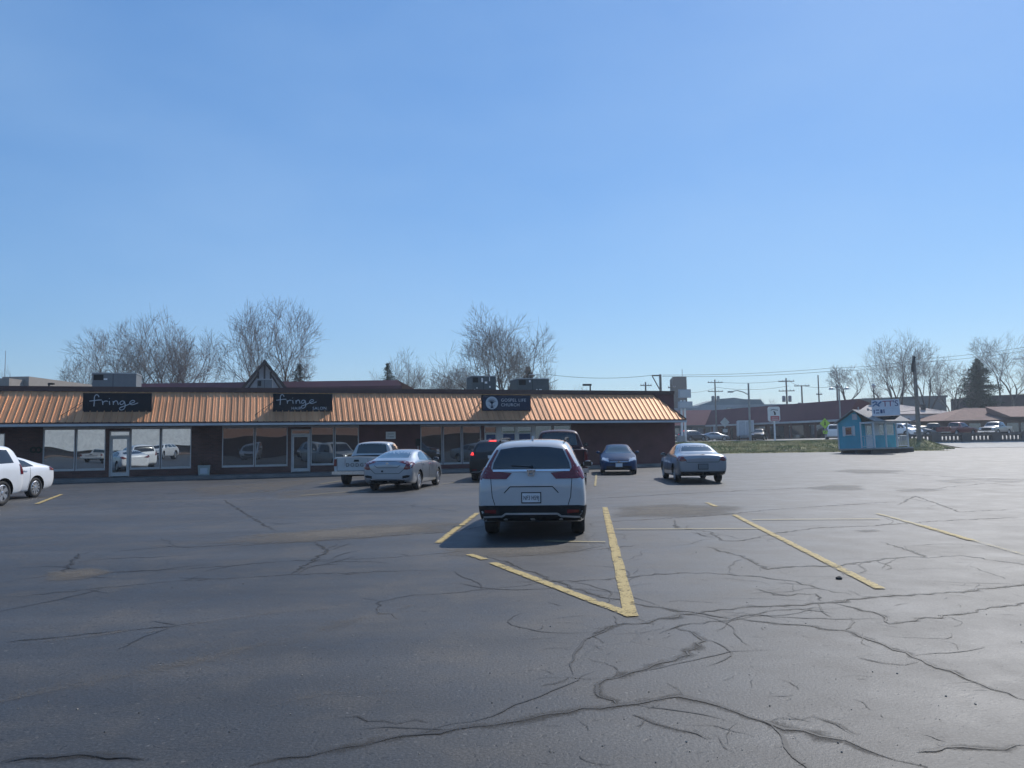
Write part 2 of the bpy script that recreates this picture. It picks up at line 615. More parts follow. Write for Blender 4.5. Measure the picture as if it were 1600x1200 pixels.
for i, (w, pl) in enumerate(CRACKS):
    pts = [G(*p) for p in pl]
    far = sum(p.y for p in pts) / len(pts)
    pts = densify(pts, 0.09 if far < 20 else 0.3, 0.042 if far < 20 else 0.11, i)
    ribbon(halo, pts, w * (2.5 if far < 20 else 2.8), 0.003 + 0.00004 * i, 0.01, 0.0, 0.8, 0.5, 0.12)
    ribbon(data, pts, w * (.42 if far < 20 else .9), 0.005 + 0.0001 * i, 0.018, 0.1, 0.95, 0.85, 0.12)
    rnd = random.Random(100 + i)
    if far < 22:                                           # short side cracks
        for k in range(len(pts) // 9):
            p = pts[rnd.randrange(2, len(pts) - 1)]
            a = rnd.uniform(0, 6.28)
            q, br = p.copy(), [p]
            for _ in range(rnd.choice((3, 5, 8, 14))):
                a += rnd.uniform(-0.38, 0.38)
                q = q + Vector((math.cos(a), math.sin(a), 0)) * rnd.uniform(0.06, 0.16)
                br.append(q)
            ribbon(data, br, rnd.uniform(0.010, 0.028), 0.005, 0.0, 0.3, 0.85, 0.3, 0.3)
for k in range(130):                                       # crazing, denser on the near right
    rnd = random.Random(900 + k)
    p = G(rnd.uniform(820, 1640), rnd.choice([rnd.uniform(830, 1000), rnd.uniform(900, 1200)]))
    a = rnd.gauss(0.1, 0.7)
    br = [p]
    for _ in range(rnd.choice((2, 3, 4, 6, 12))):
        a += rnd.uniform(-0.5, 0.5)
        p = p + Vector((math.cos(a), math.sin(a), 0)) * rnd.uniform(0.03, 0.10) * (p.y / 8)
        br.append(p)
    ribbon(data, br, rnd.uniform(0.006, 0.016) * max(1, p.y / 9), 0.005, 0.0, 0.3, rnd.uniform(0.5, 0.9), 0.4, 0.4)
film('crack_sealant', halo, M['seal'])
film('pavement_crack', data, M['tar'])

# painted bays
data, faint = ([], [], []), ([], [], [])


BAYN = [0]


def bay(dst, a, b, w=0.125, edge=0.9, mid=1.0):
    p, q = G(*a), G(*b)
    n = max(2, int((q - p).length / 0.35))
    BAYN[0] += 1
    ribbon(dst, [p.lerp(q, i / n) for i in range(n + 1)], w, 0.009 + 0.0008 * BAYN[0], 0.006, edge, mid, 0.04)


bay(data, (986, 964), (945, 793), 0.135)
bay(data, (990, 964), (770, 880), 0.13)
bay(data, (757, 875), (733, 867), 0.125, 0.9, 1.0)
bay(data, (684, 849), (746, 802), 0.125, 0.85, 1.0)
bay(data, (1376, 921), (1147, 805), 0.122)
bay(data, (1118, 792), (1105, 786), 0.14, 0.8, 1.0)
bay(data, (1518, 845), (1440, 822), 0.14, 0.85, 1.0)
bay(faint, (1440, 822), (1370, 803), 0.14, 0.5, 0.9)
bay(faint, (1600, 868), (1518, 845), 0.14, 0.3, 0.7)
bay(data, (57, 788), (96, 773), 0.13, 0.9, 1.0)
for a, b in (((961, 828), (1186, 827)), ((850, 847), (946, 848)), ((1175, 813), (1375, 812)), ((930, 760), (932, 740)), ((470, 775), (560, 768)), ((500, 757), (545, 750)), ((690, 757), (735, 752))):
    bay(faint, a, b, 0.10, 0.6, 1.0)
film('parking_line', data, M['yellow'])
film('faded_parking_line', faint, M['yellow_faint'])

# dirt and oil on the paving
dirt, oil = ([], [], []), ([], [], [])


def blot(dst, ring, attr, seed=0):
    rnd = random.Random(seed)
    pts = [G(*p) for p in ring]
    pts = densify(pts + [pts[0]], 0.8, 0.16, seed)[:-1]
    patch_mesh(dst, pts, attr, 0.0065)


blot(dirt, [(230, 856), (330, 838), (520, 822), (700, 812), (770, 812), (760, 828), (560, 846), (400, 856)], 0.85, 1)
blot(dirt, [(930, 790), (1060, 785), (1200, 790), (1190, 806), (1050, 814), (930, 812)], 0.85, 2)
blot(dirt, [(660, 858), (800, 846), (960, 850), (940, 866), (780, 876), (650, 872)], 0.8, 3)
blot(dirt, [(400, 768), (560, 758), (700, 752), (690, 762), (520, 778), (380, 784)], 0.5, 4)
blot(dirt, [(60, 893), (150, 884), (200, 893), (130, 910), (50, 912)], 0.7, 5)
blot(dirt, [(250, 765), (420, 752), (540, 745), (430, 772), (280, 783)], 0.6, 7)
for pl, w_ in (([(-60, 1110), (120, 1072), (300, 1035), (480, 990), (640, 945)], .55), ([(230, 990), (330, 972), (430, 957), (520, 950)], .4), ([(0, 1010), (90, 1000), (200, 985)], .35), ([(420, 1105), (520, 1085), (640, 1078)], .4), ([(20, 800), (240, 785), (480, 778)], .8)):
    pts = densify([G(*q) for q in pl], .4, .05, 77)
    ribbon(dirt, pts, w_ * 1.7, .0058, .03, 0.0, .46, .3, .2)
blot(oil, [(1275, 735), (1330, 732), (1440, 734), (1420, 741), (1330, 742)], 0.8, 8)
blot(oil, [(1230, 764), (1290, 756), (1370, 758), (1370, 767), (1290, 769)], 0.75, 9)
blot(oil, [(1380, 766), (1440, 762), (1500, 764), (1470, 769), (1400, 770)], 0.6, 10)
blot(oil, [(1420, 752), (1530, 746), (1650, 748), (1600, 756), (1480, 757)], 0.45, 11)
blot(oil, [(1326, 829), (1370, 826), (1385, 830), (1350, 833)], 0.7, 12)
film('dirt_stain', dirt, M['dirt'])
film('oil_stain', oil, M['oil'])

# loose grit and one clod
mb = MB()
rnd = random.Random(3)
for k in range(150):
    p = G(rnd.uniform(-40, 1640), 760 + 440 * rnd.random() ** 0.8)
    s = rnd.uniform(0.003, 0.008)
    mb.cbox((p.x, p.y, gz(p.x, p.y) + s * 0.4), (s * rnd.uniform(0.8, 1.8), s, s * 0.8), rnd.uniform(0, 3), rnd.uniform(0, 1))
tag(mb.build('grit', pmat('pale_grit', (0.24, 0.22, 0.19), 0.9, var=0.5, vscale=2)), kind='stuff')


def clod(name, px, py, s, mat, label):
    p = G(px, py)
    bm = bmesh.new()
    bmesh.ops.create_icosphere(bm, subdivisions=2, radius=s)
    for v in bm.verts:
        v.co *= 1 + 0.35 * noise.noise(v.co * (2.2 / s))
        v.co.z = max(v.co.z * 0.7, -s * 0.3)
    me = bpy.data.meshes.new(name)
    bm.to_mesh(me); bm.free()
    me.materials.append(mat)
    o = link_mesh(name, me)
    o.location = (p.x, p.y, gz(p.x, p.y) + s * 0.28)
    return tag(o, label, 'stone')


clod('stone', 1311, 905, 0.038, M['oil'] and pmat('dark_stone', (0.03, 0.03, 0.03), 0.9, bmp=0.5), 'small dark stone lying beside the long yellow bay line')

# grass bank up to the road
def bank_wob(x, y):
    return 0.03 + 0.10 * noise.noise(Vector((x * 0.35, y * 0.35, 0))) * ss(64, 67, y)


xs, ys = rng(9.5, 36.5, 0.6), rng(64.2, 79, 0.55)
vs, fs = [], []
for j, y in enumerate(ys):
    for i, x in enumerate(xs):
        yy = y + (0.5 * noise.noise(Vector((x * 0.7, 5, 0))) if j == 0 else 0)
        z = gz(x, yy) + (bank_wob(x, yy) if 0 < j < len(ys) - 1 else (0.012 if j == 0 else 0.03))
        vs.append((x, yy, z))
n = len(xs)
fs = [(j * n + i, j * n + i + 1, (j + 1) * n + i + 1, (j + 1) * n + i) for j in range(len(ys) - 1) for i in range(n - 1)]
mb = MB(); mb.add(vs, fs)
tag(mb.build('grass_bank', M['turf'], smooth=True, fix=False), kind='structure')
# mound round the foot of the utility pole
mc = G(1446, 701)
mound_h = lambda r: 0.75 * (1 - ss(0.0, 1.0, r))
vs, fs = [(mc.x, mc.y + 2, gz(mc.x, mc.y + 2) + 0.75)], []
NR, NA = 7, 30
for r_ in range(1, NR + 1):
    for k in range(NA):
        t = 2 * math.pi * k / NA
        rr = r_ / NR
        x = mc.x + 0.4 + 2.6 * rr * math.cos(t) * (1.25 if math.cos(t) > 0 else 0.8) + 0.2 * noise.noise(Vector((k, r_, 0)))
        y = mc.y + 2 + 2.2 * rr * math.sin(t)
        vs.append((x, y, gz(x, y) + mound_h(rr) + 0.04 * noise.noise(Vector((x * 2, y * 2, 3))) - (0.03 if r_ == NR else 0)))
for k in range(NA):
    fs.append((0, 1 + k, 1 + (k + 1) % NA))
for r_ in range(NR - 1):
    for k in range(NA):
        a, b_ = 1 + r_ * NA + k, 1 + r_ * NA + (k + 1) % NA
        fs.append((a, a + NA, b_ + NA, b_))
mb = MB(); mb.add(vs, fs)
tag(mb.build('grass_mound', M['turf'], smooth=True), kind='structure')


def blades(name, spots, mat, hmin, hmax):
    rnd = random.Random(11)
    vs, fs = [], []
    for (x, y, z) in spots:
        for _ in range(3):
            a = rnd.uniform(0, 6.28)
            h = rnd.uniform(hmin, hmax)
            w = rnd.uniform(0.012, 0.03)
            dx, dy = math.cos(a) * w, math.sin(a) * w
            lx, ly = rnd.uniform(-0.5, 0.5) * h, rnd.uniform(-0.5, 0.5) * h
            ox, oy = rnd.uniform(-0.12, 0.12), rnd.uniform(-0.12, 0.12)
            o = len(vs)
            vs += [(x + ox - dx, y + oy - dy, z - 0.02), (x + ox + dx, y + oy + dy, z - 0.02), (x + ox + lx, y + oy + ly, z + h)]
            fs.append((o, o + 1, o + 2))
    mb = MB(); mb.add(vs, fs)
    return tag(mb.build(name, mat, fix=False), kind='stuff')


M['grass_dry'] = pmat('dry_grass', (0.42, 0.37, 0.20), 0.9, var=0.35, vscale=1.2)
M['grass_green'] = pmat('green_grass', (0.19, 0.22, 0.09), 0.9, var=0.35, vscale=1.2)
rnd = random.Random(5)
dry, green = [], []
for k in range(15000):
    x, y = rnd.uniform(13, 36.3), 64.4 + 13.6 * rnd.random()
    s = (x, y, gz(x, y) + bank_wob(x, y))
    (green if noise.noise(Vector((x * 0.5, y * 0.6, 9))) > 0.02 else dry).append(s)
for k in range(1500):
    t, rr = rnd.uniform(0, 6.28), rnd.random() ** 0.5
    x = mc.x + 0.4 + 2.6 * rr * math.cos(t) * (1.2 if math.cos(t) > 0 else 0.8)
    y = mc.y + 2 + 2.2 * rr * math.sin(t)
    (green if rnd.random() < 0.6 else dry).append((x, y, gz(x, y) + mound_h(rr)))
blades('dry_grass', dry, M['grass_dry'], 0.08, 0.22)
blades('green_grass', green, M['grass_green'], 0.06, 0.18)

# kerb at the road and the pale apron by the bridge
mb = MB()
for x in rng(12, 40, 2.0)[:-1]:
    z0, z1 = gz(x, 79), gz(x + 2, 79)
    mb.add([(x, 78.6, z0 - 0.05), (x + 2, 78.6, z1 - 0.05), (x + 2, 79, z1 - 0.05), (x, 79, z0 - 0.05), (x, 78.6, z0 + 0.15), (x + 2, 78.6, z1 + 0.15), (x + 2, 79, z1 + 0.15), (x, 79, z0 + 0.15)],
           [(4, 5, 6, 7), (0, 1, 5, 4), (2, 3, 7, 6)])
tag(mb.build('road_kerb', M['concrete']), kind='structure')
M['pale_concrete'] = pmat('pale_concrete', (0.42, 0.40, 0.36), 0.9, var=0.2, vscale=1.0, bmp=0.2)
sheet('sidewalk', rng(42, 75, 1.5), rng(71.5, 77, 1.0), M['pale_concrete'], 0.03)
sheet('far_pavement', rng(36, 75, 1.5), rng(79.5, 91, 1.5), M['pale_concrete'], 0.03)
# ------------------------------------------------------------------ the strip mall
FA = math.atan2(0.3307, 1.0)                       # facade turned 18.3 degrees
FO = Vector((0.0, 44.8, 0.0))
FU = Vector((math.cos(FA), math.sin(FA), 0))
FN = Vector((-math.sin(FA), math.cos(FA), 0))      # into the building


def floc(px, py, y=0.0):
    """pixel -> (s, z) on the facade-parallel plane at local depth y"""
    d = ray(px, py)
    o = EYE - FO
    t = (y - o.dot(FN)) / d.dot(FN)
    p = o + d * t
    return p.dot(FU), p.z


def S(px, y=0.0, py=690):
    return floc(px, py, y)[0]


M['brick'] = brick_mat('dark_brick', (0.15, 0.066, 0.052), (0.10, 0.044, 0.036), (0.13, 0.105, 0.095))
M['siding'] = pmat('brown_siding', (0.125, 0.047, 0.047), 0.8, var=0.18, vscale=1.5, bmp=0.15, bscale=6)
M['fascia'] = pmat('brown_fascia', (0.085, 0.042, 0.035), 0.55, 0.0, var=0.15)
M['soffit'] = pmat('soffit_paint', (0.30, 0.29, 0.28), 0.8)
M['gutter'] = pmat('grey_gutter', (0.50, 0.51, 0.52), 0.5, 0.2, var=0.2, vscale=0.6)
M['shop_glass'] = pane_mat('shop_glass', 0.46, (0.010, 0.012, 0.014), 0.010, 0.45)
M['shop_glass_dark'] = pane_mat('shop_glass_dark', 0.19, (0.014, 0.013, 0.013), 0.009, 0.45)
M['roofing'] = pmat('roof_membrane', (0.12, 0.115, 0.11), 0.9)

m, nt, N, L, b = nodes('copper_roof')
n1 = tex(nt, 'Noise', 0.35, 4)
tc = N.new('ShaderNodeTexCoord'); mp = N.new('ShaderNodeMapping')
mp.inputs['Scale'].default_value = (3.3, 0.25, 0.25)
L.new(tc.outputs['Object'], mp.inputs[0])
n2 = tex(nt, 'Noise', 1.0, 3, vec=mp.outputs[0])
cc = ramp(nt, n1.outputs['Fac'], [(0.3, (0.58, 0.27, 0.12)), (0.7, (0.70, 0.345, 0.165))])
sx = N.new('ShaderNodeSeparateXYZ'); L.new(tc.outputs['Object'], sx.inputs[0])
wn = N.new('ShaderNodeTexWhiteNoise'); wn.noise_dimensions = '1D'
L.new(math_(nt, 'FLOOR', math_(nt, 'DIVIDE', sx.outputs[0], 0.915)), wn.inputs['W'])
cc = mixc(nt, 1.0, cc, ramp(nt, wn.outputs['Value'], [(0.0, 0.80), (1.0, 1.12)]), 'MULTIPLY')
L.new(mixc(nt, 1.0, cc, ramp(nt, n2.outputs['Fac'], [(0.3, 0.78), (0.7, 1.14)]), 'MULTIPLY'), b.inputs['Base Color'])
b.inputs['Metallic'].default_value = 0.38
b.inputs['Roughness'].default_value = 0.48
b.inputs['Specular IOR Level'].default_value = 0.5
M['copper'] = m

S0 = S(0) - 14.0
SE = S(1055)
EAVE_Y, EAVE_Z, TOP_Y, TOP_Z = -1.8, 2.80, -0.08, 4.37
mall = empty('strip_mall', FO, FA, 'long brick strip mall with copper coloured metal mansard roof and shop windows', 'building')
OPEN = []      # (s0, s1, sill, head, kind)


def win(pa, pb, sill=0.53, head=2.54):
    OPEN.append((S(pa), S(pb), sill, head, 'window'))


def dor(pa, pb, head=2.42):
    OPEN.append((S(pa), S(pb), 0.15, head, 'door'))


OPEN.append((S0 + 1.5, S(7.5), 1.0, 2.35, 'window'))
win(67, 117.5); win(118.5, 165); dor(171, 203); win(203.6, 250.5); win(251.5, 299)
win(347, 397.5); win(398.5, 449.5); dor(455, 485); win(485.6, 522); win(523, 561)
win(657, 691.5, 0.42); win(692.5, 721.5, 0.42); win(722.5, 752, 0.42)
dor(757, 776.5, 2.5); dor(783, 806, 2.5); dor(808, 832, 2.5)
win(836, 864, 0.42); win(865, 893, 0.42)
WT = 2.62
# wall in pieces round the openings; a run of one material is one piece
WN = {'brick': ('brick_wall', M['brick']), 'sid': ('siding_wall', M['siding']), 'door': ('door_surround', M['white'])}
run = [None, None]


def wall_box(kind, *bx):
    if run[0] != kind:
        if run[1] is not None: run[1].build(*WN[run[0]], mall)
        run[0], run[1] = kind, MB()
    run[1].box(*bx)


def wkind(a):
    if S(752.5) < a < S(834): return 'door'
    return 'sid' if (S(560.5) < a or a < S0 - 1) else 'brick'


prev = S0
for (a, c_, lo, hi, k) in OPEN + [(SE, SE, 0, 0, '')]:
    if a - prev > 0.005:
        wall_box(wkind(prev + .01), prev, 0.0, 0.0, a, 0.28, WT)
    if k:
        kd = wkind(a + .01)
        if lo > 0.2: wall_box(kd, a, 0.003, 0.0, c_, 0.28, lo)
        wall_box(kd, a, 0.003, hi, c_, 0.28, WT)
    prev = c_
run[1].build(*WN[run[0]], mall)
up = MB()
up.box(S0, 0.02, WT, SE, 0.3, 4.40)                      # upper front wall behind the mansard
up.box(SE - 0.28, 0.3, 0.0, SE, 13.0, 4.40)              # right end wall
up.box(S0, 0.3, 0.0, S0 + 0.28, 13.0, 4.40)
up.box(S0 + 0.28, 12.7, 0.0, SE - 0.28, 13.0, 4.40)
up.build('end_wall', M['siding'], mall)
MB().box(S0 + 0.3, 0.32, 4.18, SE - 0.3, 12.68, 4.30).build('flat_roof', M['roofing'], mall)
fb = MB()
fb.box(S0, -0.05, 4.403, SE + 0.02, 0.30, 4.56)
fb.box(S0, -0.07, 4.563, SE + 0.04, 0.32, 4.62)
fb.box(SE - 0.26, 0.33, 4.403, SE + 0.02, 13.0, 4.60)
fb.build('parapet', M['fascia'], mall)

# copper mansard: box-rib sheet, the ribs are geometry
SA, SB = S(1021, TOP_Y, 618), S(1072, EAVE_Y, 656)
mb = MB()
dy, dz_ = TOP_Y - EAVE_Y, TOP_Z - EAVE_Z
ln = math.hypot(dy, dz_)
nrm = Vector((0, -dz_ / ln, dy / ln))


def mpt(s, a, h):
    return Vector((s, EAVE_Y + dy * a, EAVE_Z + dz_ * a)) + nrm * h


prof = []
s = S0
PITCH_R = 0.305
while s < SB:
    for (ds, h) in ((0.0, 0.0), (0.012, 0.034), (0.05, 0.034), (0.062, 0.0), (0.135, 0.0), (0.145, 0.004), (0.165, 0.004), (0.175, 0.0), (0.21, 0.0), (0.22, 0.004), (0.24, 0.004), (0.25, 0.0)):
        if s + ds < SB:
            prof.append((s + ds, h))
    s += PITCH_R
prof.append((SB, 0.0))
vs, fs = [], []
for (s, h) in prof:
    ta = 1.0 if s <= SA else max(0.0, 1 - (s - SA) / (SB - SA))
    vs += [mpt(s, 0.0, h), mpt(s, ta, h if ta > 0.02 else 0)]
for i in range(len(prof) - 1):
    fs.append((2 * i, 2 * i + 2, 2 * i + 3, 2 * i + 1))
mb.add(vs, fs)
mb.build('mansard_roof', M['copper'], mall, fix=False)
mb = MB()
mb.add([mpt(SA, 1, -0.01), mpt(SB, 0, -0.01), (SB, 0.3, EAVE_Z), (SA, 0.3, TOP_Z)], [(0, 1, 2, 3)])
hip = [mpt(SA, 1.0, 0.02), mpt(SB, 0.0, 0.02)]
mb.tube(hip, 0.045, 5)
mb.add([(S0, EAVE_Y + 0.02, EAVE_Z - 0.01), (SB, EAVE_Y + 0.02, EAVE_Z - 0.01), (SB, 0.0, EAVE_Z - 0.01), (S0, 0.0, EAVE_Z - 0.01)], [(0, 1, 2, 3)])
mb.box(S0, TOP_Y - 0.05, TOP_Z + 0.005, SA, 0.0, TOP_Z + 0.03)
mb.box(S0, EAVE_Y - 0.012, EAVE_Z - 0.075, SB + 0.01, EAVE_Y + 0.03, EAVE_Z - 0.012)
mb.build('roof_trim', M['fascia'], mall)
g = MB()
x = S0
while x < SB:
    x2 = min(x + 3.05, SB)
    g.box(x, EAVE_Y - 0.12, 2.615, x2 - 0.015, EAVE_Y + 0.0, 2.722)
    x = x2
g.box(SB - 0.1, EAVE_Y + 0.02, 2.62, SB + 0.02, 0.3, 2.722)
g.build('gutter', M['gutter'], mall)
MB().box(S0, EAVE_Y + 0.005, 2.622, SB - 0.12, 0.0, 2.66).build('soffit', M['soffit'], mall)

# windows and doors
frame_w = 0.05
for i, (a, c_, lo, hi, k) in enumerate(OPEN):
    if k == 'window':
        f = MB()
        f.box(a, 0.03, lo, a + frame_w, 0.13, hi); f.box(c_ - frame_w, 0.03, lo, c_, 0.13, hi)
        f.box(a + frame_w, 0.032, lo, c_ - frame_w, 0.13, lo + frame_w)
        f.box(a + frame_w, 0.032, hi - frame_w, c_ - frame_w, 0.13, hi)
        fo = f.build('window', M['aluminium'], mall)
        MB().box(a + frame_w, 0.075, lo + frame_w, c_ - frame_w, 0.09, hi - frame_w).build('pane', M['shop_glass'] if a < S(340) else M['shop_glass_dark'], fo)
        MB().box(a - 0.0, -0.03, lo - 0.05, c_ + 0.0, 0.03, lo - 0.003).build('sill', M['aluminium'], fo)
    else:
        wht = a > S(700)
        fm = M['white'] if wht else M['aluminium']
        dh = 2.12 if not wht else 2.05
        f = MB()
        f.box(a, 0.02, lo, a + 0.05, 0.14, hi); f.box(c_ - 0.05, 0.02, lo, c_, 0.14, hi)
        f.box(a + 0.05, 0.022, hi - 0.05, c_ - 0.05, 0.14, hi)
        f.box(a + 0.05, 0.022, dh, c_ - 0.05, 0.14, dh + 0.07)
        fo = f.build('door', fm, mall)
        lf = MB()
        x0, x1 = a + 0.06, c_ - 0.06
        for bx in ((x0, 0.05, lo + 0.02, x0 + 0.085, 0.10, dh - 0.01), (x1 - 0.085, 0.05, lo + 0.02, x1, 0.10, dh - 0.01), (x0 + 0.085, 0.052, lo + 0.02, x1 - 0.085, 0.10, lo + 0.2), (x0 + 0.085, 0.052, dh - 0.11, x1 - 0.085, 0.10, dh - 0.01)):
            lf.box(*bx)
        lf.build('door_leaf', fm, fo)
        gl = M['shop_glass'] if a < S(340) else M['shop_glass_dark']
        MB().box(x0 + 0.085, 0.068, lo + 0.2, x1 - 0.085, 0.08, dh - 0.11).build('pane', gl, fo)
        MB().box(a + 0.05, 0.068, dh + 0.07, c_ - 0.05, 0.08, hi - 0.05).build('transom', gl, fo)
        h = MB(); h.tube([(x0 + 0.05, 0.05, 0.95), (x0 + 0.05, -0.02, 0.98), (x0 + 0.05, -0.02, 1.25), (x0 + 0.05, 0.05, 1.28)], 0.013, 6)
        h.build('handle', M['chrome'], fo)
# curtain rail of light trim across the head of the salon windows
for pa, pb in ((67, 299), (347, 561), (657, 893)):
    MB().box(S(pa), -0.02, 2.545, S(pb), 0.0, 2.61).build('head_trim', M['aluminium'], mall)

# sidewalk in front
sw = MB(Matrix.Translation(FO) @ Matrix.Rotation(FA, 4, 'Z'))
sw.box(S0, -2.15, -0.05, SE + 0.6, -0.001, 0.13)
sw.box(S0, -2.3, -0.05, SE + 0.6, -2.152, 0.15)
M['walk'] = pmat('dark_concrete', (0.16, 0.155, 0.15), 0.9, var=0.3, vscale=1.2, bmp=0.2)
tag(sw.build('mall_sidewalk', M['walk']), kind='structure')


def on_facade(name, s, y, z, label=None, cat=None, group=None):
    p = FO + FU * s + FN * y
    return empty(name, (p.x, p.y, z), FA, label, cat, group)


# ---- signs
M['sign_black'] = pmat('sign_black', (0.009, 0.012, 0.018), 0.6, var=0.1, spec=0.15)
M['sign_navy'] = pmat('sign_navy', (0.016, 0.030, 0.062), 0.6, var=0.1, spec=0.15)
M['sign_letter'] = pmat('sign_letter_grey', (0.50, 0.53, 0.56), 0.6, var=0.05)
SIGN_Y = -1.22


def fringe_strokes():
    f = [[(770, 306), (766, 294), (752, 288), (740, 296), (736, 315), (736, 345), (734, 372)], [(699, 334), (730, 331), (760, 327), (792, 326)],
         [(797, 332), (801, 345), (802, 361)], [(802, 346), (812, 337), (826, 333), (839, 336)],
         [(851, 334), (853, 347), (855, 361)], [(849, 314), (852, 316)],
         [(880, 334), (882, 347), (883, 361)], [(883, 346), (893, 335), (906, 332), (914, 340), (918, 352), (921, 361)],
         [(966, 336), (952, 332), (939, 338), (933, 349), (938, 358), (950, 358), (962, 349), (967, 336)],
         [(967, 336), (972, 352), (974, 372), (966, 389), (950, 398), (936, 396), (931, 388), (938, 380), (955, 374), (980, 366), (1005, 356), (1030, 346)],
         [(1030, 346), (1046, 340), (1044, 331), (1030, 328), (1016, 335), (1010, 346), (1015, 356), (1030, 360), (1050, 355), (1075, 346)]]
    return [[((x - 655) / 520.0, (410 - y) / 130.0) for x, y in st] for st in f]


def smooth(pts, n=4):
    out = []
    for i in range(len(pts) - 1):
        p0, p1, p2, p3 = pts[max(i - 1, 0)], pts[i], pts[i + 1], pts[min(i + 2, len(pts) - 1)]
        for k in range(n):
            t = k / n
            out.append(tuple(0.5 * (2 * p1[j] + (p2[j] - p0[j]) * t + (2 * p0[j] - 5 * p1[j] + 4 * p2[j] - p3[j]) * t * t + (3 * p1[j] - p0[j] - 3 * p2[j] + p3[j]) * t ** 3) for j in range(2)))
    out.append(pts[-1])
    return out


def sign(pa, pb, pt, pbm, label, mat):
    (s0, zt), (s1, zb) = floc(pa, pt, SIGN_Y), floc(pb, pbm, SIGN_Y)
    o = on_facade('shop_sign', (s0 + s1) / 2, SIGN_Y, zb, label, 'sign', 'dark sign boxes on the copper roof')
    w, h = s1 - s0, zt - zb
    bx = MB(); bx.box(-w / 2, 0.0, 0.0, w / 2, 0.16, h)
    bx.build('sign_box', mat, o)
    fr = MB()
    for q in ((-w / 2 - 0.03, -0.02, -0.03, w / 2 + 0.03, 0.18, -0.002), (-w / 2 - 0.03, -0.02, h + 0.002, w / 2 + 0.03, 0.18, h + 0.03), (-w / 2 - 0.03, -0.02, -0.002, -w / 2 - 0.002, 0.18, h + 0.002), (w / 2 + 0.002, -0.02, -0.002, w / 2 + 0.03, 0.18, h + 0.002)):
        fr.box(*q)
    fr.build('sign_frame', M['sign_black'], o)
    for x in (-w * 0.42, 0.0, w * 0.42):
        br = MB()
        br.tube([(x, 0.17, h * 0.9), (x, 0.17 + 0.85, h * 0.9 + 0.05)], 0.025, 5)
        br.build('bracket', M['fascia'], o)
    # guy wire down to the eave on the left
    gw = MB(); gw.tube([(-w / 2 - 0.02, 0.05, h * 0.55), (-w / 2 - 1.25, -0.30, -0.46)], 0.012, 5)
    gw.build('guy_wire', M['cable'], o)
    return o, w, h


def script(o, w, h, x0, y0, sc):
    mb = MB()
    for st in fringe_strokes():
        pts = smooth(st) if len(st) > 2 else st
        mb.tube([((x - 0.5) * w * sc + x0, -0.012, (y) * h * sc + y0) for x, y in pts], 0.021 * sc, 5)
    mb.build('lettering', M['sign_letter'], o)


o, w, h = sign(131, 235.5, 615, 643, 'dark box sign with the single script word fringe, without small capitals', M['sign_black'])
script(o, w, h, 0, 0, 1.0)
o, w, h = sign(427.5, 518.5, 616, 642.5, 'dark box sign with script fringe above the capitals HAIR SALON', M['sign_black'])
script(o, w, h, -0.06 * w, 0.08, 0.95)
mb = MB()
add_text(mb, 'HAIR', 0.21, Matrix.Translation((-0.115 * w, -0.012, 0.17 * h)) @ STAND, 0.006, 1.1)
add_text(mb, 'SALON', 0.21, Matrix.Translation((0.285 * w, -0.012, 0.17 * h)) @ STAND, 0.006, 1.1)
mb.build('lettering', M['sign_letter'], o)
o, w, h = sign(754, 828.5, 618, 641, 'navy box sign reading GOSPEL LIFE CHURCH beside a round tree emblem', M['sign_navy'])
mb = MB()
add_text(mb, 'GOSPEL LIFE', 0.25, Matrix.Translation((-0.12 * w, -0.012, 0.68 * h)) @ STAND, 0.006, 1.1, 'LEFT')
add_text(mb, 'CHURCH', 0.25, Matrix.Translation((-0.12 * w, -0.012, 0.36 * h)) @ STAND, 0.006, 1.1, 'LEFT')
mb.build('lettering', M['sign_letter'], o)
mb = MB(Matrix.Translation((-0.31 * w, -0.004, 0.5 * h)))
mb.lathe([(0.36, 0.0), (0.36, 0.012)], (0, -0.012, 0), 'y', 28)
em = mb.build('emblem', M['sign_letter'], o)
t = MB(Matrix.Translation((-0.31 * w, -0.026, 0.5 * h)))
t.prism([(-0.12, -0.30), (-0.03, -0.22), (-0.03, -0.02), (0.03, -0.02), (0.03, -0.22), (0.12, -0.30)], -0.004, 0.006, 'y')
for a in range(9):
    an = R(20 + a * 17.5)
    t.tube([(0, 0.0, -0.06), (0.16 * math.cos(an), 0.0, 0.02 + 0.14 * math.sin(an)), (0.27 * math.cos(an), 0.0, 0.27 * math.sin(an))], [0.014, 0.010, 0.006], 4)
for a in (200, 230, 310, 340):
    t.tube([(0, 0, -0.2), (0.2 * math.cos(R(a)), 0, 0.2 * math.sin(R(a)) - 0.05)], 0.008, 4)
t.build('emblem_tree', M['sign_navy'], em)

# ---- small things on the front
s, z = floc(610.5, 680.5, -0.02)
o = on_facade('notice_board', s, -0.045, z - 0.19, 'small pale notice board on the brown wall above the white pickup', 'notice board')
mb = MB(); mb.box(-0.27, 0, 0, 0.27, 0.04, 0.40); mb.build('board', M['white'], o)
mb = MB()
for (x0, z0, x1, z1) in ((-0.18, 0.24, 0.17, 0.31), (-0.18, 0.09, -0.12, 0.2), (-0.08, 0.07, 0.18, 0.17)):
    mb.box(x0, -0.006, z0, x1, -0.001, z1)
mb.build('lettering', M['aluminium'], o)
o = on_facade('planter_box', S(320.5), -0.42, 0.13, 'square pale planter box on the sidewalk against the brick pier', 'planter')
mb = MB()
mb.prism([(-0.25, 0.0), (0.25, 0.0), (0.29, 0.5), (-0.29, 0.5)], -0.25, 0.25, 'y'); mb.build('box', pmat('planter_grey', (0.33, 0.36, 0.34), 0.8), o)
mb = MB()
rnd = random.Random(2)
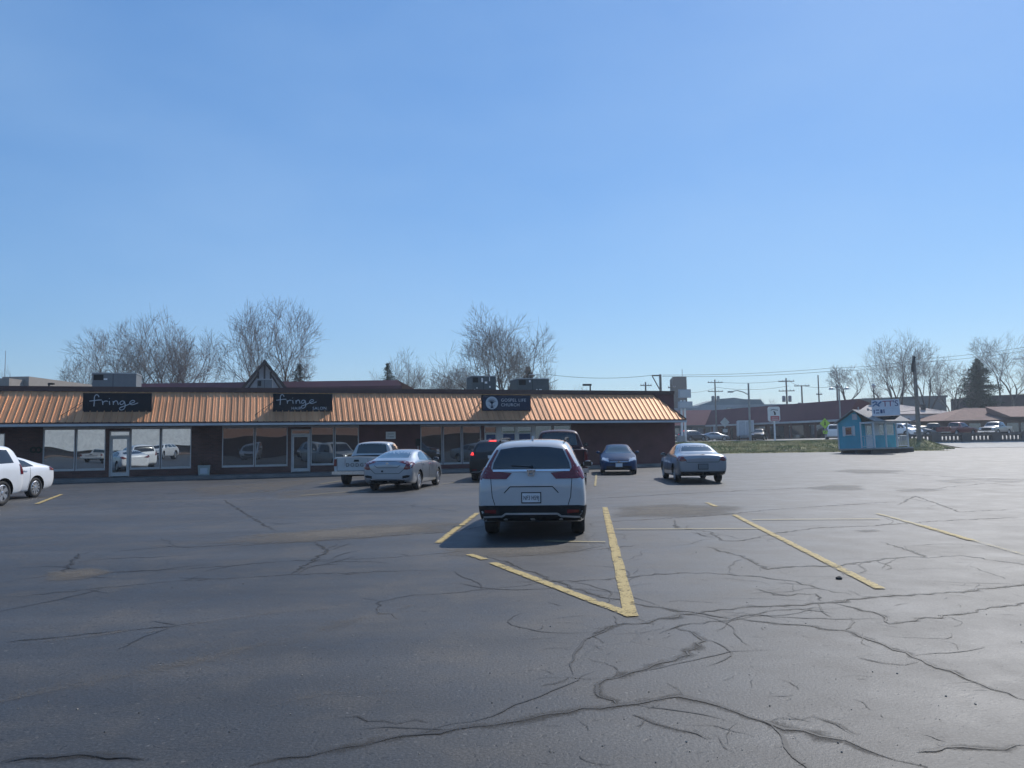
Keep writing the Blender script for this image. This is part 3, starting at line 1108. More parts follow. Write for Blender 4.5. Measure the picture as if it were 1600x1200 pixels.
for k in range(26):
    a, r_ = rnd.uniform(0, 6.28), rnd.uniform(0, 0.2)
    mb.tube([(r_ * math.cos(a), r_ * math.sin(a), 0.49), (r_ * 1.6 * math.cos(a + 0.3), r_ * 1.6 * math.sin(a), 0.6 + 0.25 * rnd.random())], [0.012, 0.004], 4)
mb.build('plant', pmat('dry_plant', (0.07, 0.05, 0.035), 0.9), o)
mb = MB(); mb.box(-0.17, -0.285, 0.08, 0.17, -0.262, 0.36); mb.build('front_panel', M['sign_letter'], o)
for i, px in enumerate((52.5, 60.5)):
    s, z = floc(px, 703, -0.03)
    mb = MB()
    rnd = random.Random(i)
    for k in range(14):
        a = 6.283 * k / 14
        mb.cbox((0.115 * math.cos(a), -0.03, 0.115 * math.sin(a)), (0.07, 0.05, 0.08), 0, 0, rnd.uniform(0, 3))
    o = mb.build('wreath', pmat('wreath_green', (0.025, 0.03, 0.022), 0.9))
    p = FO + FU * s - FN * 0.01
    o.location = (p.x, p.y, z); o.rotation_euler = (0, 0, FA)
    tag(o, ('dark wreath on the brick pier, the one farther from the salon window', 'dark wreath on the brick pier, the one beside the salon window frame')[i], 'wreath', 'wreaths on the brick pier')
s, z = floc(653, 691, -0.03)
o = on_facade('meter_box', s, -0.13, z - 0.2, 'small dark utility box low on the brown siding beside the church windows', 'meter box')
mb = MB(); mb.box(-0.12, 0, 0, 0.12, 0.125, 0.4); mb.box(-0.1, -0.02, 0.05, 0.1, -0.002, 0.35); mb.build('box', M['black'], o)
mb = MB(); mb.tube([(0, 0.08, 0), (0, 0.08, -0.9)], 0.02, 6); mb.build('conduit', M['steel'], o)
# posters on the church doors
M['poster_blue'] = pmat('poster_blue', (0.03, 0.075, 0.20), 0.6)
M['poster_pale'] = pmat('poster_pale', (0.42, 0.46, 0.33), 0.6)
for i, (a, c_, yy0, yy1, lab) in enumerate(((759.5, 774, 679, 692, 'blue poster with a pale ring on the first church door'), (786, 804, 677, 694, 'plain dark blue poster on the middle church door'), (811, 829, 677, 690, 'lighter blue poster with a pale top band on the last church door'))):
    (s0, z1), (s1, z0) = floc(a, yy0, 0.06), floc(c_, yy1, 0.06)
    o = on_facade('poster', (s0 + s1) / 2, 0.045, z0, lab, 'poster', 'posters on the church doors')
    w = s1 - s0
    MB().box(-w / 2, 0, 0, w / 2, 0.006, z1 - z0).build('sheet', M['poster_blue'], o)
    if i == 0:
        mb = MB(); mb.lathe([(0.10, 0), (0.10, 0.004), (0.05, 0.004), (0.05, 0)], (-0.06, -0.006, 0.16), 'y', 18); mb.build('emblem', M['sign_letter'], o)
    mb = MB(); mb.box(-w / 2, -0.004, z1 - z0 + 0.01, w / 2, 0.006, z1 - z0 + 0.12); mb.build('heading', M['poster_pale'], o)

# ---- units on the flat roof
M['unit'] = pmat('unit_grey', (0.15, 0.16, 0.17), 0.6, var=0.1)
M['unit_green'] = pmat('unit_grey_green', (0.07, 0.085, 0.088), 0.6, var=0.15)


def unit(pa, pb, ptop, Y, depth, label, mat, labels=()):
    a, b_ = at(pa, ptop, Y), at(pb, ptop, Y)
    o = empty('rooftop_unit', ((a.x + b_.x) / 2, Y, 4.30), FA * 0.9, label, 'rooftop unit', 'air handling units on the strip mall roof')
    w, h = (b_.x - a.x), (a.z + b_.z) / 2 - 4.30
    mb = MB(); mb.box(-w / 2, 0, 0.0, w / 2, depth, h - 0.05); mb.build('casing', mat, o)
    mb = MB(); mb.box(-w / 2 - 0.03, -0.03, h - 0.048, w / 2 + 0.03, depth + 0.03, h); mb.build('lid', M['steel'], o)
    mb = MB(); mb.box(-0.012 - w * 0.03, -0.006, 0.02, 0.012 - w * 0.03, -0.001, h - 0.06)
    mb.box(-w * 0.47, -0.006, h - 0.45, -w * 0.25, -0.001, h - 0.12); mb.build('grille', M['black'], o)
    mb = MB()
    for (x, z, sx, sz) in labels:
        mb.box((x - sx / 2) * w, -0.012, (z - sz / 2) * h, (x + sx / 2) * w, -0.007, (z + sz / 2) * h)
    if labels: mb.build('data_plate', M['white'], o)
    return o, w, h


unit(148, 210, 582.5, 46, 1.8, 'wide grey rooftop unit above the first fringe sign', M['unit'], ((-0.2, 0.78, 0.08, 0.05),))
unit(403, 425, 592, 47, 0.9, 'small grey rooftop unit in front of the steep gable', M['unit'])
o, w, h = unit(737, 775.5, 587, 50, 1.6, 'grey green rooftop unit with pale plates behind the church sign', M['unit_green'], ((-0.08, 0.82, 0.07, 0.16), (0.08, 0.72, 0.1, 0.08), (0.23, 0.86, 0.03, 0.16), (0.24, 0.55, 0.06, 0.07), (-0.4, 0.4, 0.04, 0.1), (-0.3, 0.5, 0.05, 0.05), (-0.22, 0.35, 0.04, 0.12)))
o, w, h = unit(808, 859, 591, 50, 1.8, 'wide grey green rooftop unit with a pipe frame on top', M['unit_green'], ((-0.12, 0.86, 0.05, 0.1), (-0.2, 0.4, 0.08, 0.09), (0.1, 0.45, 0.04, 0.08), (0.22, 0.45, 0.09, 0.08), (0.34, 0.2, 0.13, 0.11)))
mb = MB(); mb.tube([(-w * 0.06, 0.5, h), (-w * 0.06, 0.5, h + 0.28), (w * 0.32, 0.5, h + 0.28), (w * 0.32, 0.5, h)], 0.025, 6)
mb.tube([(w * 0.5, 0.2, h * 0.55), (w * 0.58, 0.2, h * 0.55), (w * 0.58, 0.2, h * 0.9), (w * 0.5, 0.2, h * 0.9)], 0.015, 5)
mb.build('pipe_frame', M['steel'], o)
# ------------------------------------------------------------------ vehicles
UNDER = M['black']


def ring(st):
    zs, wS, z1, wM, zB, wB, zT, wT = st[1:9]
    dr = 0.05 if len(st) < 10 else st[9]
    zm = z1 + (zB - z1) * 0.55
    half = [(wS, zs), (wM * 0.985, z1), (wM, zm), (wB, zB), (wT, zT - dr), (wT * 0.62, zT - 0.012), (0.0, zT)]
    return half


def body_mesh(stations, wheels, wr, half_w, cuts=(), crease=0.0):
    vs, fs = [], []
    for st in stations:
        h = ring(st)
        for (x, z) in h:
            vs.append((x, st[0], z))
        for (x, z) in h[-2::-1]:
            vs.append((-x, st[0], z))
    n = 13
    for j in range(len(stations) - 1):
        for i in range(n):
            i2 = (i + 1) % n
            fs.append((j * n + i, j * n + i2, (j + 1) * n + i2, (j + 1) * n + i))
    for j, rev in ((0, False), (len(stations) - 1, True)):
        o = j * n
        for k in range(6):
            a, b_, c_, d = o + k, o + k + 1, o + 11 - k, o + 12 - k
            q = (a, d, c_, b_) if k < 5 else (a, d, b_)
            if k == 5:
                q = (o + 5, o + 7, o + 6)
            fs.append(q)
    me = bpy.data.meshes.new('body')
    me.from_pydata(vs, [], fs)
    bm = bmesh.new(); bm.from_mesh(me)
    bmesh.ops.recalc_face_normals(bm, faces=bm.faces)
    cl = bm.edges.layers.float.new('crease_edge')
    for e in bm.edges:
        a, b_ = e.verts[0].index, e.verts[1].index
        ia, ib = a % n, b_ % n
        if ia == ib and a // n != b_ // n:
            if ia in (3, 9): e[cl] = 0.45 + crease * 0.4
            if ia in (0, 12): e[cl] = 0.7
            if ia in (4, 8): e[cl] = 0.25 + crease * 0.3
        elif a // n == b_ // n and a // n in (0, len(stations) - 1):
            e[cl] = 0.12 + crease
    bm.to_mesh(me); bm.free()
    o = bpy.data.objects.new('body', me)
    C.objects.link(o)
    sub = o.modifiers.new('s', 'SUBSURF'); sub.levels = 2; sub.render_levels = 2
    mb = MB()
    for y in wheels:
        for s in (-1, 1):
            mb.lathe([(wr + 0.055, s * (half_w - 0.30)), (wr + 0.055, s * (half_w + 0.4))], (0, y, wr + 0.01), 'x', 28)
    cut = mb.build('cutter', None)
    for cx in cuts:
        q = MB(); q.box(*cx)
        q2 = q.build('cutter2', None)
        for f in q2.data.polygons: f.material_index = 1
        md = o.modifiers.new('c', 'BOOLEAN'); md.operation = 'DIFFERENCE'; md.object = q2; md.solver = 'EXACT'
    for f in cut.data.polygons: f.material_index = 1
    for q in (cut.data, me):
        q.materials.append(None); q.materials.append(UNDER)
    md = o.modifiers.new('b', 'BOOLEAN'); md.operation = 'DIFFERENCE'; md.object = cut; md.solver = 'EXACT'
    dg = bpy.context.evaluated_depsgraph_get(); dg.update()
    out = bpy.data.meshes.new_from_object(o.evaluated_get(dg))
    for q in [x for x in C.objects if x.name.startswith('cutter')]:
        bpy.data.objects.remove(q)
    bpy.data.objects.remove(o)
    bm = bmesh.new(); bm.from_mesh(out)
    for f in bm.faces: f.smooth = True
    for e in bm.edges:
        if len(e.link_faces) == 2 and e.calc_face_angle(0) > R(38): e.smooth = False
    bvh = BVHTree.FromBMesh(bm)
    bm.to_mesh(out); bm.free()
    return out, bvh


DIRS = {'rear': (0, 1, 0), 'front': (0, -1, 0), 'right': (-1, 0, 0), 'left': (1, 0, 0), 'top': (0, 0, -1)}


def project(bvh, polys, off=0.004, skirt=0.015, res=0.09):
    """lay outlines on the body: each (direction, [(u, v)...]); u is x for front/rear/top, y for the sides; v is z (y for top)"""
    V, Fc = [], []
    for (dn, poly) in polys:
        d = Vector(DIRS[dn])
        bm = bmesh.new()
        vv = [bm.verts.new((u, v, 0)) for u, v in poly]
        bm.faces.new(vv)
        bmesh.ops.triangulate(bm, faces=bm.faces[:])
        for _ in range(5):
            es = [e for e in bm.edges if e.calc_length() > res]
            if not es: break
            bmesh.ops.subdivide_edges(bm, edges=es, cuts=1)
            bmesh.ops.triangulate(bm, faces=[f for f in bm.faces if len(f.verts) > 3])
        bm.verts.index_update()
        pos, miss, depth = {}, [], []
        for v in bm.verts:
            u, w = v.co.x, v.co.y
            p = Vector((u, 0, w)) if dn in ('rear', 'front') else (Vector((0, u, w)) if dn in ('left', 'right') else Vector((u, w, 1)))
            hit = bvh.ray_cast(p - d * 6, d)
            if hit[0] is not None:
                pos[v.index] = hit[0] - d * off
                depth.append(hit[0].dot(d))
            else:
                miss.append((v.index, p))
        md = sum(depth) / len(depth) if depth else 0
        for i, p in miss:
            q = p - d * p.dot(d) + d * md
            nn = bvh.find_nearest(q)
            pos[i] = (nn[0] if nn[0] is not None else q) - d * off
        bm.faces.ensure_lookup_table()
        for v in bm.verts:
            v.co = pos[v.index]
        for f in bm.faces:
            f.normal_update()
        for f in bm.faces:
            if f.normal.dot(d) > 0: f.normal_flip()
        be = [e for e in bm.edges if len(e.link_faces) == 1]
        if skirt:
            r = bmesh.ops.extrude_edge_only(bm, edges=be)
            for g in r['geom']:
                if isinstance(g, bmesh.types.BMVert): g.co += d * skirt
        o = len(V)
        bm.verts.index_update()
        V += [tuple(v.co) for v in bm.verts]
        Fc += [tuple(v.index + o for v in f.verts) for f in bm.faces]
        bm.free()
    return V, Fc


def mirror(poly):
    return [(-u, v) for u, v in poly][::-1]


def strip(pts, w):
    out = []
    for (a, b_) in zip(pts, pts[1:]):
        dx, dy = b_[0] - a[0], b_[1] - a[1]
        l = math.hypot(dx, dy)
        nx, ny = -dy / l * w / 2, dx / l * w / 2
        out.append([(a[0] - nx, a[1] - ny), (b_[0] - nx, b_[1] - ny), (b_[0] + nx, b_[1] + ny), (a[0] + nx, a[1] + ny)])
    return out


def make_wheel(r, w, spokes, spoke_w=0.06, parent=None, steel=False):
    """outer face towards +x"""
    mb = MB()
    ri = r * 0.66
    mb.lathe([(ri * 0.98, w * 0.30), (ri, w * 0.46), (r * 0.80, w * 0.5), (r * 0.93, w * 0.47), (r, w * 0.36), (r, -w * 0.36), (r * 0.93, -w * 0.47), (r * 0.8, -w * 0.5), (ri, -w * 0.45)], (0, 0, 0), 'x', 26)
    me = mb.mesh('wheel', M['rubber'], True)
    mb = MB()
    h = w * 0.44
    vs = []
    nseg = 26
    pr = [(ri * 1.0, h), (ri * 0.9, h + 0.012), (ri * 0.86, h - 0.03)]
    for (rr, hh) in pr:
        for k in range(nseg):
            t = 2 * math.pi * k / nseg
            vs.append((hh, rr * math.cos(t), rr * math.sin(t)))
    fs = [(i * nseg + k, i * nseg + (k + 1) % nseg, (i + 1) * nseg + (k + 1) % nseg, (i + 1) * nseg + k) for i in range(2) for k in range(nseg)]
    mb.add(vs, fs)
    mb.lathe([(ri * 0.24, h - 0.03), (ri * 0.24, h + 0.008), (ri * 0.12, h + 0.016)], (0, 0, 0), 'x', 12)
    for k in range(spokes):
        t = 2 * math.pi * k / spokes + 0.3
        m = Matrix.Rotation(t, 4, 'X')
        a, b_ = spoke_w * 0.55, spoke_w
        pts = [(h - 0.045, -a, ri * 0.15), (h - 0.045, a, ri * 0.15), (h + 0.0, a, ri * 0.15), (h + 0.0, -a, ri * 0.15),
               (h - 0.045, -b_, ri * 0.9), (h - 0.045, b_, ri * 0.9), (h + 0.008, b_ * 0.8, ri * 0.9), (h + 0.008, -b_ * 0.8, ri * 0.9)]
        mb.add([m @ Vector(p) for p in pts], [(0, 1, 2, 3), (4, 5, 6, 7), (0, 1, 5, 4), (1, 2, 6, 5), (2, 3, 7, 6), (3, 0, 4, 7)])
    rim = mb.mesh('rim', M['steel'] if steel else M['alloy'], False)
    return me, rim


class Car:
    def __init__(s, name, stations, wheels, wr, half_w, paint_mat, label, cat, group=None, cuts=(), crease=0.0, track=None, spokes=5, ww=0.23, spoke_w=0.06):
        s.root = empty(name, (0, 0, 0), 0, label, cat, group)
        me, s.bvh = body_mesh(stations, wheels, wr, half_w, cuts, crease)
        while len(me.materials) < 2: me.materials.append(None)
        me.materials[0] = paint_mat
        me.materials[1] = UNDER
        link_mesh('body', me, s.root)
        t, rim = make_wheel(wr, ww, spokes, spoke_w)
        tr = track or half_w - ww / 2 - 0.03
        for y in wheels:
            for sd in (1, -1):
                wo = link_mesh('wheel', t, s.root)
                wo.location = (sd * tr, y, wr)
                if sd < 0: wo.rotation_euler = (0, 0, math.pi)
                link_mesh('rim', rim, wo)
        s.sty = wheels

    def panel(s, name, polys, mat, off=0.004, skirt=0.015, res=0.09, smooth_=True, parent=None):
        V, Fc = project(s.bvh, polys, off, skirt, res)
        mb = MB(); mb.add(V, Fc)
        return mb.build(name, mat, parent or s.root, False, fix=False)

    def both(s, name, poly, mat, **k):
        s.panel(name, [('right', poly)], mat, **k)
        s.panel(name, [('left', poly)], mat, **k)

    def pair(s, name, dn, poly, mat, wrap=None, **k):
        s.panel(name, [(dn, poly)] + ([('right', wrap)] if wrap else []), mat, **k)
        s.panel(name, [(dn, mirror(poly))] + ([('left', wrap)] if wrap else []), mat, **k)

    def mirrors(s, y, z, x, mat):
        for sd in (1, -1):
            mb = MB()
            mb.tube([(sd * (x - 0.14), y + 0.05, z - 0.07), (sd * (x - 0.02), y + 0.02, z - 0.02)], 0.025, 6)
            mo = mb.build('mirror', M['black'], s.root)
            mb = MB()
            pr = [(0.02, -0.11), (0.07, -0.10), (0.08, -0.04), (0.08, 0.05), (0.06, 0.10), (0.02, 0.11)]
            mb.lathe([(0.01, 0.05), (0.06, 0.045), (0.088, 0.0), (0.09, -0.05), (0.085, -0.065)], (sd * (x + 0.07), y, z), 'y', 14)
            for i, v in enumerate(mb.v):
                mb.v[i] = (sd * (x + 0.07) + (v[0] - sd * (x + 0.07)) * 1.1, v[1], z + (v[2] - z) * 0.72)
            mb.build('housing', mat, mo, True)
            mb = MB(); mb.cbox((sd * (x + 0.07), y - 0.066, z), (0.155, 0.006, 0.10)); mb.build('glass', M['car_glass'], mo)

    def plate(s, y, z, text, face=-1, frame=True, w=0.305, h=0.152):
        """face -1: rear plate"""
        fr = MB()
        fr.box(-w / 2 - 0.016, y + face * 0.004, z - h / 2 - 0.02, w / 2 + 0.016, y - face * 0.03, z + h / 2 + 0.016)
        po = fr.build('license_plate', M['black'] if frame else M['steel'], s.root)
        MB().box(-w / 2, y + face * 0.011, z - h / 2, w / 2, y + face * 0.0045, z + h / 2).build('sheet', M['plate'], po)
        if text:
            mb = MB()
            m = Matrix.Translation((0, y + face * 0.014, z - 0.005)) @ (Matrix.Rotation(math.pi, 4, 'Z') if face > 0 else Matrix.Identity(4)) @ STAND
            add_text(mb, text, 0.105, m @ Matrix.Diagonal((.64, 1, 1, 1)), 0.002, 1.0)
            mb.build('number', M['ink'], po)
        return po

    def letters(s, text, size, x, y, z, mat, spacing=1.1, name='badge', rz=0.0):
        mb = MB()
        add_text(mb, text, size, Matrix.Translation((x, y, z)) @ Matrix.Rotation(rz, 4, 'Z') @ STAND, 0.004, spacing)
        mb.build(name, mat, s.root)

    def put(s, x, y, heading):
        """heading: compass-style angle in degrees from +y towards +x"""
        s.root.location = (x, y, gz(x, y))
        s.root.rotation_euler = (0, 0, -R(heading))
        return s

    def seams(s, polys):
        s.panel('seam_crease_line', polys, M['black'], 0.0025, 0.004, 0.12)


P = {}
P['white'] = paint('paint_white', (0.74, 0.75, 0.76))
P['white_shade'] = paint('paint_white_shade', (0.45, 0.465, 0.48))  # white greyed: shade on the crossover's rear is put into the colour
P['white_old'] = paint('paint_white_truck', (0.44, 0.45, 0.45))
P['silver'] = paint('paint_silver', (0.29, 0.32, 0.36), 0.55, 0.34)
P['silver_dark'] = paint('paint_silver_grey', (0.26, 0.28, 0.31), 0.55, 0.36)
P['black'] = paint('paint_black', (0.008, 0.009, 0.011), 0, .4, .02, .25)
P['maroon'] = paint('paint_maroon', (0.045, 0.007, 0.009), 0.0, .4, .03, .3)
P['blue'] = paint('paint_blue', (0.008, 0.042, 0.11), 0.0, .5, .03, .12)
P['red'] = paint('paint_red', (0.18, 0.018, 0.018), 0.1)
P['tan'] = paint('paint_tan', (0.30, 0.27, 0.22), 0.4)
P['grey'] = paint('paint_grey', (0.10, 0.105, 0.115), 0.4)

# ---- white crossover in the middle of the picture
ST_X = [(-2.30, .40, .70, .50, .80, .78, .80, .92, .72),
        (-2.25, .33, .80, .46, .90, .90, .88, 1.10, .80),
        (-2.13, .28, .84, .42, .925, 1.06, .895, 1.36, .715),
        (-1.98, .26, .86, .40, .935, 1.09, .895, 1.59, .645),
        (-1.82, .25, .86, .39, .935, 1.09, .895, 1.66, .63),
        (-1.3, .25, .86, .38, .94, 1.08, .90, 1.69, .65),
        (-.4, .25, .86, .38, .935, 1.05, .905, 1.70, .64),
        (.35, .25, .86, .38, .935, 1.03, .905, 1.675, .63),
        (.72, .25, .86, .38, .935, 1.02, .90, 1.53, .61),
        (1.15, .25, .86, .38, .935, 1.0, .895, 1.14, .71),
        (1.6, .25, .86, .38, .93, .97, .885, 1.06, .74),
        (2.0, .25, .84, .40, .905, .90, .855, .98, .70),
        (2.2, .29, .78, .42, .84, .80, .80, .86, .66),
        (2.29, .35, .68, .45, .72, .66, .70, .74, .58)]


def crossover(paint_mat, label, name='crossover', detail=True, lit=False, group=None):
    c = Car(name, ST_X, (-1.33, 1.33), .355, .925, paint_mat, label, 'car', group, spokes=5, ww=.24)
    c.panel('rear_window', [('rear', [(-.668, 1.18), (.668, 1.18), (.65, 1.28), (.54, 1.515), (.3, 1.55), (0, 1.56), (-.3, 1.55), (-.54, 1.515), (-.65, 1.28)])], M['car_glass'], 0.005)
    c.panel('windshield', [('front', [(-.66, 1.12), (.66, 1.12), (.53, 1.56), (-.53, 1.56)])], M['car_glass'])
    c.both('side_window', [(.98, 1.08), (.02, 1.10), (.02, 1.54), (.42, 1.50), (.66, 1.38)], M['car_glass'])
    c.both('side_window', [(-.06, 1.10), (-.98, 1.13), (-.98, 1.52), (-.06, 1.545)], M['car_glass'])
    c.both('side_window', [(-1.06, 1.14), (-1.62, 1.22), (-1.52, 1.46), (-1.06, 1.515)], M['car_glass'])
    lens = M['lamp_on'] if lit else M['lamp_red']
    c.pair('taillight', 'rear', [(.33, 1.115), (.66, 1.15), (.692, 1.2), (.678, 1.28), (.578, 1.50), (.612, 1.515), (.748, 1.27), (.86, 1.2), (.86, 1.03), (.80, 1.02), (.42, 1.015)], lens, wrap=[(-2.2, 1.0), (-1.98, 1.08), (-1.95, 1.2), (-2.05, 1.22), (-2.2, 1.2)], off=0.012)
    c.panel('trim_strip', [('rear', [(-.655, 1.14), (.655, 1.14), (.655, 1.172), (-.655, 1.172)])], M['chrome'], 0.016)
    c.panel('bumper', [('rear', [(-.94, .30), (.94, .30), (.94, .55), (.8, .57), (-.8, .57), (-.94, .55)]), ('right', [(-2.28, .34), (-1.72, .30), (-1.72, .40), (-1.9, .55), (-2.28, .56)]), ('left', [(-2.28, .34), (-1.72, .30), (-1.72, .40), (-1.9, .55), (-2.28, .56)])], M['black'], 0.010)
    c.panel('bumper_trim', [('rear', q) for q in strip([(-.82, .37), (-.5, .385), (-.44, .43), (.44, .43), (.5, .385), (.82, .37)], .032)], M['steel'], 0.018)
    c.pair('reflector', 'rear', [(.60, .435), (.80, .45), (.80, .495), (.60, .50)], M['lamp_red'], off=0.019)
    c.pair('headlight', 'front', [(.45, .80), (.82, .86), (.80, .95), (.5, .90)], M['lamp_clear'], wrap=[(1.95, .84), (2.2, .80), (2.2, .9), (1.95, .95)], off=0.008)
    c.panel('grille', [('front', [(-.42, .66), (.42, .66), (.45, .88), (-.45, .88)])], M['black'], 0.008)
    c.panel('front_bumper', [('front', [(-.75, .38), (.75, .38), (.7, .56), (-.7, .56)])], M['black'], 0.006)
    c.both('cladding', [(-.95, .27), (.95, .27), (.95, .40), (-.95, .40)], M['black'], off=0.008)
    c.mirrors(.72, 1.17, .92, paint_mat)
    for sd in (1, -1):
        mb = MB(); mb.tube([(sd * .60, .35, 1.665), (sd * .595, .2, 1.71), (sd * .585, -1.5, 1.70), (sd * .575, -1.72, 1.655)], 0.017, 6)
        mb.build('roof_rail', M['black'], c.root)
    mb = MB(); mb.prism([(-1.66, 1.66), (-1.42, 1.67), (-1.60, 1.745), (-1.64, 1.745)], -.018, .018, 'x'); mb.build('antenna', paint_mat, c.root)
    mb = MB(); mb.tube([(0.0, -2.20, 1.19), (0.02, -2.18, 1.22)], 0.03, 6); mb.tube([(0.0, -2.2, 1.21), (-.34, -2.185, 1.235)], 0.011, 5); mb.build('wiper', M['black'], c.root)
    if detail:
        c.seams([('rear', q) for q in strip([(-.69, 1.02), (-.665, .72), (-.62, .575)], .012) + strip([(.69, 1.02), (.665, .72), (.62, .575)], .012) + strip([(-.46, .78), (-.36, .885), (.36, .885), (.46, .78)], .016)]  # last rear strip paints the shaded crease of the plate recess black
                + [(sd, q) for sd in ('left', 'right') for q in strip([(.98, 1.05), (1.0, .6), (.9, .40)], .012) + strip([(-.02, 1.07), (-.02, .40)], .012) + strip([(-.95, .4), (-1.0, .65), (-.99, 1.1)], .012)])
        for q in ('right', 'left'):
            c.panel('door_handle', [(q, [(.12, .93), (.32, .93), (.32, .965), (.12, .965)]), (q, [(-.82, .95), (-.62, .95), (-.62, .985), (-.82, .985)])], paint_mat, 0.03)
    return c


cx = crossover(P['white_shade'], 'white crossover seen square from behind in the middle of the lot', 'crossover_car')
cx.plate(-2.30, .70, 'NF3 H59J')
mb = MB()
for q in strip([(-.045, 1.09), (-.032, 1.165)], .016) + strip([(.045, 1.09), (.032, 1.165)], .016) + strip([(-.035, 1.128), (.035, 1.128)], .014) + strip([(-.072, 1.178), (.072, 1.178), (.05, 1.075), (-.05, 1.075), (-.072, 1.178)], .008):
    mb.prism(q, -2.285, -2.255, 'y')
mb.build('emblem', M['chrome'], cx.root)
cx.letters('CR-V', .062, -.52, -2.275, .845, M['steel'])
cx.letters('AWD', .055, .54, -2.275, .85, M['steel'])
p = G(838, 830)
cx.put(p.x + 0.09, 14.05 + 1.33, 5.0)

# ---- black crossover with its brake lights on
ex = crossover(P['black'], 'black crossover with glowing red brake lights between silver sedan and white crossover', 'crossover_car')
for ch in list(ex.root.children):
    if ch.name.startswith(('taillight', 'trim_strip')): bpy.data.objects.remove(ch)
ex.pair('taillight', 'rear', [(.62, 1.0), (.88, 1.03), (.88, 1.2), (.72, 1.18)], M['lamp_red'], wrap=[(-2.2, 1.02), (-1.95, 1.06), (-1.95, 1.2), (-2.2, 1.2)], off=0.012)
ex.pair('brake_light', 'rear', [(.73, 1.06), (.87, 1.07), (.87, 1.19), (.75, 1.17)], M['lamp_on'], off=0.022)
ex.panel('high_brake_light', [('rear', [(-.16, 1.61), (.16, 1.61), (.15, 1.655), (-.15, 1.655)])], M['lamp_on'], 0.02)
ex.plate(-2.285, .96, '', frame=False)
mb = MB(); mb.tube([(-.2, -2.3, .36), (-.2, -2.18, .36)], .045, 10); mb.build('exhaust', M['chrome'], ex.root)
p = G(772, 750)
ex.root.scale = (1.05, 1.05, 1.02)
ex.put(p.x + 0.08, p.y + 1.3, 3.0)

# ---- sedans
ST_F = [(-2.31, .40, .62, .48, .74, .78, .74, .90, .62),
        (-2.26, .32, .76, .44, .86, .88, .84, 1.03, .70),
        (-2.05, .25, .82, .40, .90, .96, .865, 1.08, .70),
        (-1.70, .22, .83, .36, .91, .99, .86, 1.14, .67),
        (-1.25, .21, .83, .35, .91, .99, .855, 1.28, .60),
        (-.75, .20, .83, .34, .91, .98, .86, 1.385, .575),
        (-.15, .20, .83, .34, .91, .96, .865, 1.43, .57),
        (.3, .20, .83, .34, .91, .95, .865, 1.40, .57),
        (.7, .20, .83, .34, .91, .94, .86, 1.25, .60),
        (1.15, .20, .83, .34, .91, .92, .86, 1.02, .70),
        (1.6, .20, .83, .34, .90, .86, .855, .93, .72),
        (2.0, .22, .80, .36, .87, .76, .83, .83, .68),
        (2.2, .25, .72, .38, .78, .64, .74, .70, .60),
        (2.30, .30, .60, .40, .64, .54, .62, .60, .50)]


def sedan(paint_mat, label, name, group=None, st=ST_F, wr=.325, spokes=10, wheels=(-1.33, 1.37)):
    c = Car(name, st, wheels, wr, .90, paint_mat, label, 'car', group, spokes=spokes, ww=.215, spoke_w=.035)
    c.panel('windshield', [('front', [(-.66, .99), (.66, .99), (.52, 1.345), (0, 1.37), (-.52, 1.345)])], M['car_glass_light'])
    c.both('side_window', [(.92, .97), (-.05, 1.0), (-.05, 1.335), (.3, 1.30), (.62, 1.18)], M['car_glass'])
    c.mirrors(.68, 1.03, .90, paint_mat)
    c.seams([(sd, q) for sd in ('left', 'right') for q in strip([(1.0, .95), (1.02, .6), (.92, .34)], .012) + strip([(-.10, .97), (-.10, .34)], .012) + strip([(-.9, .34), (-1.0, .6), (-1.05, .98)], .012)])
    for q in ('right', 'left'):
        c.panel('door_handle', [(q, [(.06, .85), (.24, .85), (.24, .88), (.06, .88)]), (q, [(-.9, .87), (-.72, .87), (-.72, .90), (-.9, .90)])], paint_mat, 0.028)
    return c


# silver fastback
cv = sedan(P['silver'], 'silver fastback sedan with angular red taillights and a bare trunk lid', 'fastback_sedan')
cv.panel('rear_window', [('rear', [(-.62, 1.12), (.62, 1.12), (.49, 1.32), (0, 1.335), (-.49, 1.32)])], M['car_glass_light'])
cv.both('side_window', [(-.12, 1.0), (-1.1, 1.04), (-.85, 1.2), (-.55, 1.29), (-.12, 1.335)], M['car_glass_light'])
cv.pair('taillight', 'rear', [(.42, .99), (.46, 1.03), (.80, 1.0), (.90, .97), (.90, .78), (.70, .73), (.58, .74), (.66, .92)], M['lamp_red'], wrap=[(-2.25, .80), (-1.92, .92), (-1.95, .99), (-2.25, .98)], off=0.012)
cv.seams([('rear', q) for q in strip([(-.58, .74), (-.42, .60), (.42, .60), (.58, .74)], .014) + strip([(-.46, .88), (-.34, .80), (.34, .80), (.46, .88)], .014)])
cv.panel('rear_bumper', [('rear', [(-.70, .25), (.70, .25), (.62, .37), (-.62, .37)])], M['black'], 0.008)
cv.pair('bumper_vent', 'rear', [(.54, .43), (.76, .47), (.80, .53), (.70, .55), (.54, .52)], M['black'], off=0.006)
cv.panel('bumper_trim', [('rear', [(-.62, .385), (.62, .385), (.62, .41), (-.62, .41)])], M['chrome'], 0.010)
cv.panel('spoiler_lip', [('rear', [(-.60, 1.035), (.60, 1.035), (.58, 1.06), (-.58, 1.06)])], P['silver'], 0.04)
mb = MB(); mb.lathe([(.05, 0), (.05, .01)], (0, -2.30, .93), 'y', 14); mb.build('emblem', M['chrome'], cv.root)
mb = MB(); mb.lathe([(.035, 0), (.035, .008)], (-.17, -2.325, .68), 'y', 12); mb.build('lock', M['black'], cv.root)
cv.pair('headlight', 'front', [(.36, .62), (.76, .66), (.74, .76), (.4, .70)], M['lamp_clear'], off=0.008)
a, b_ = G(655, 765), G(584, 765)
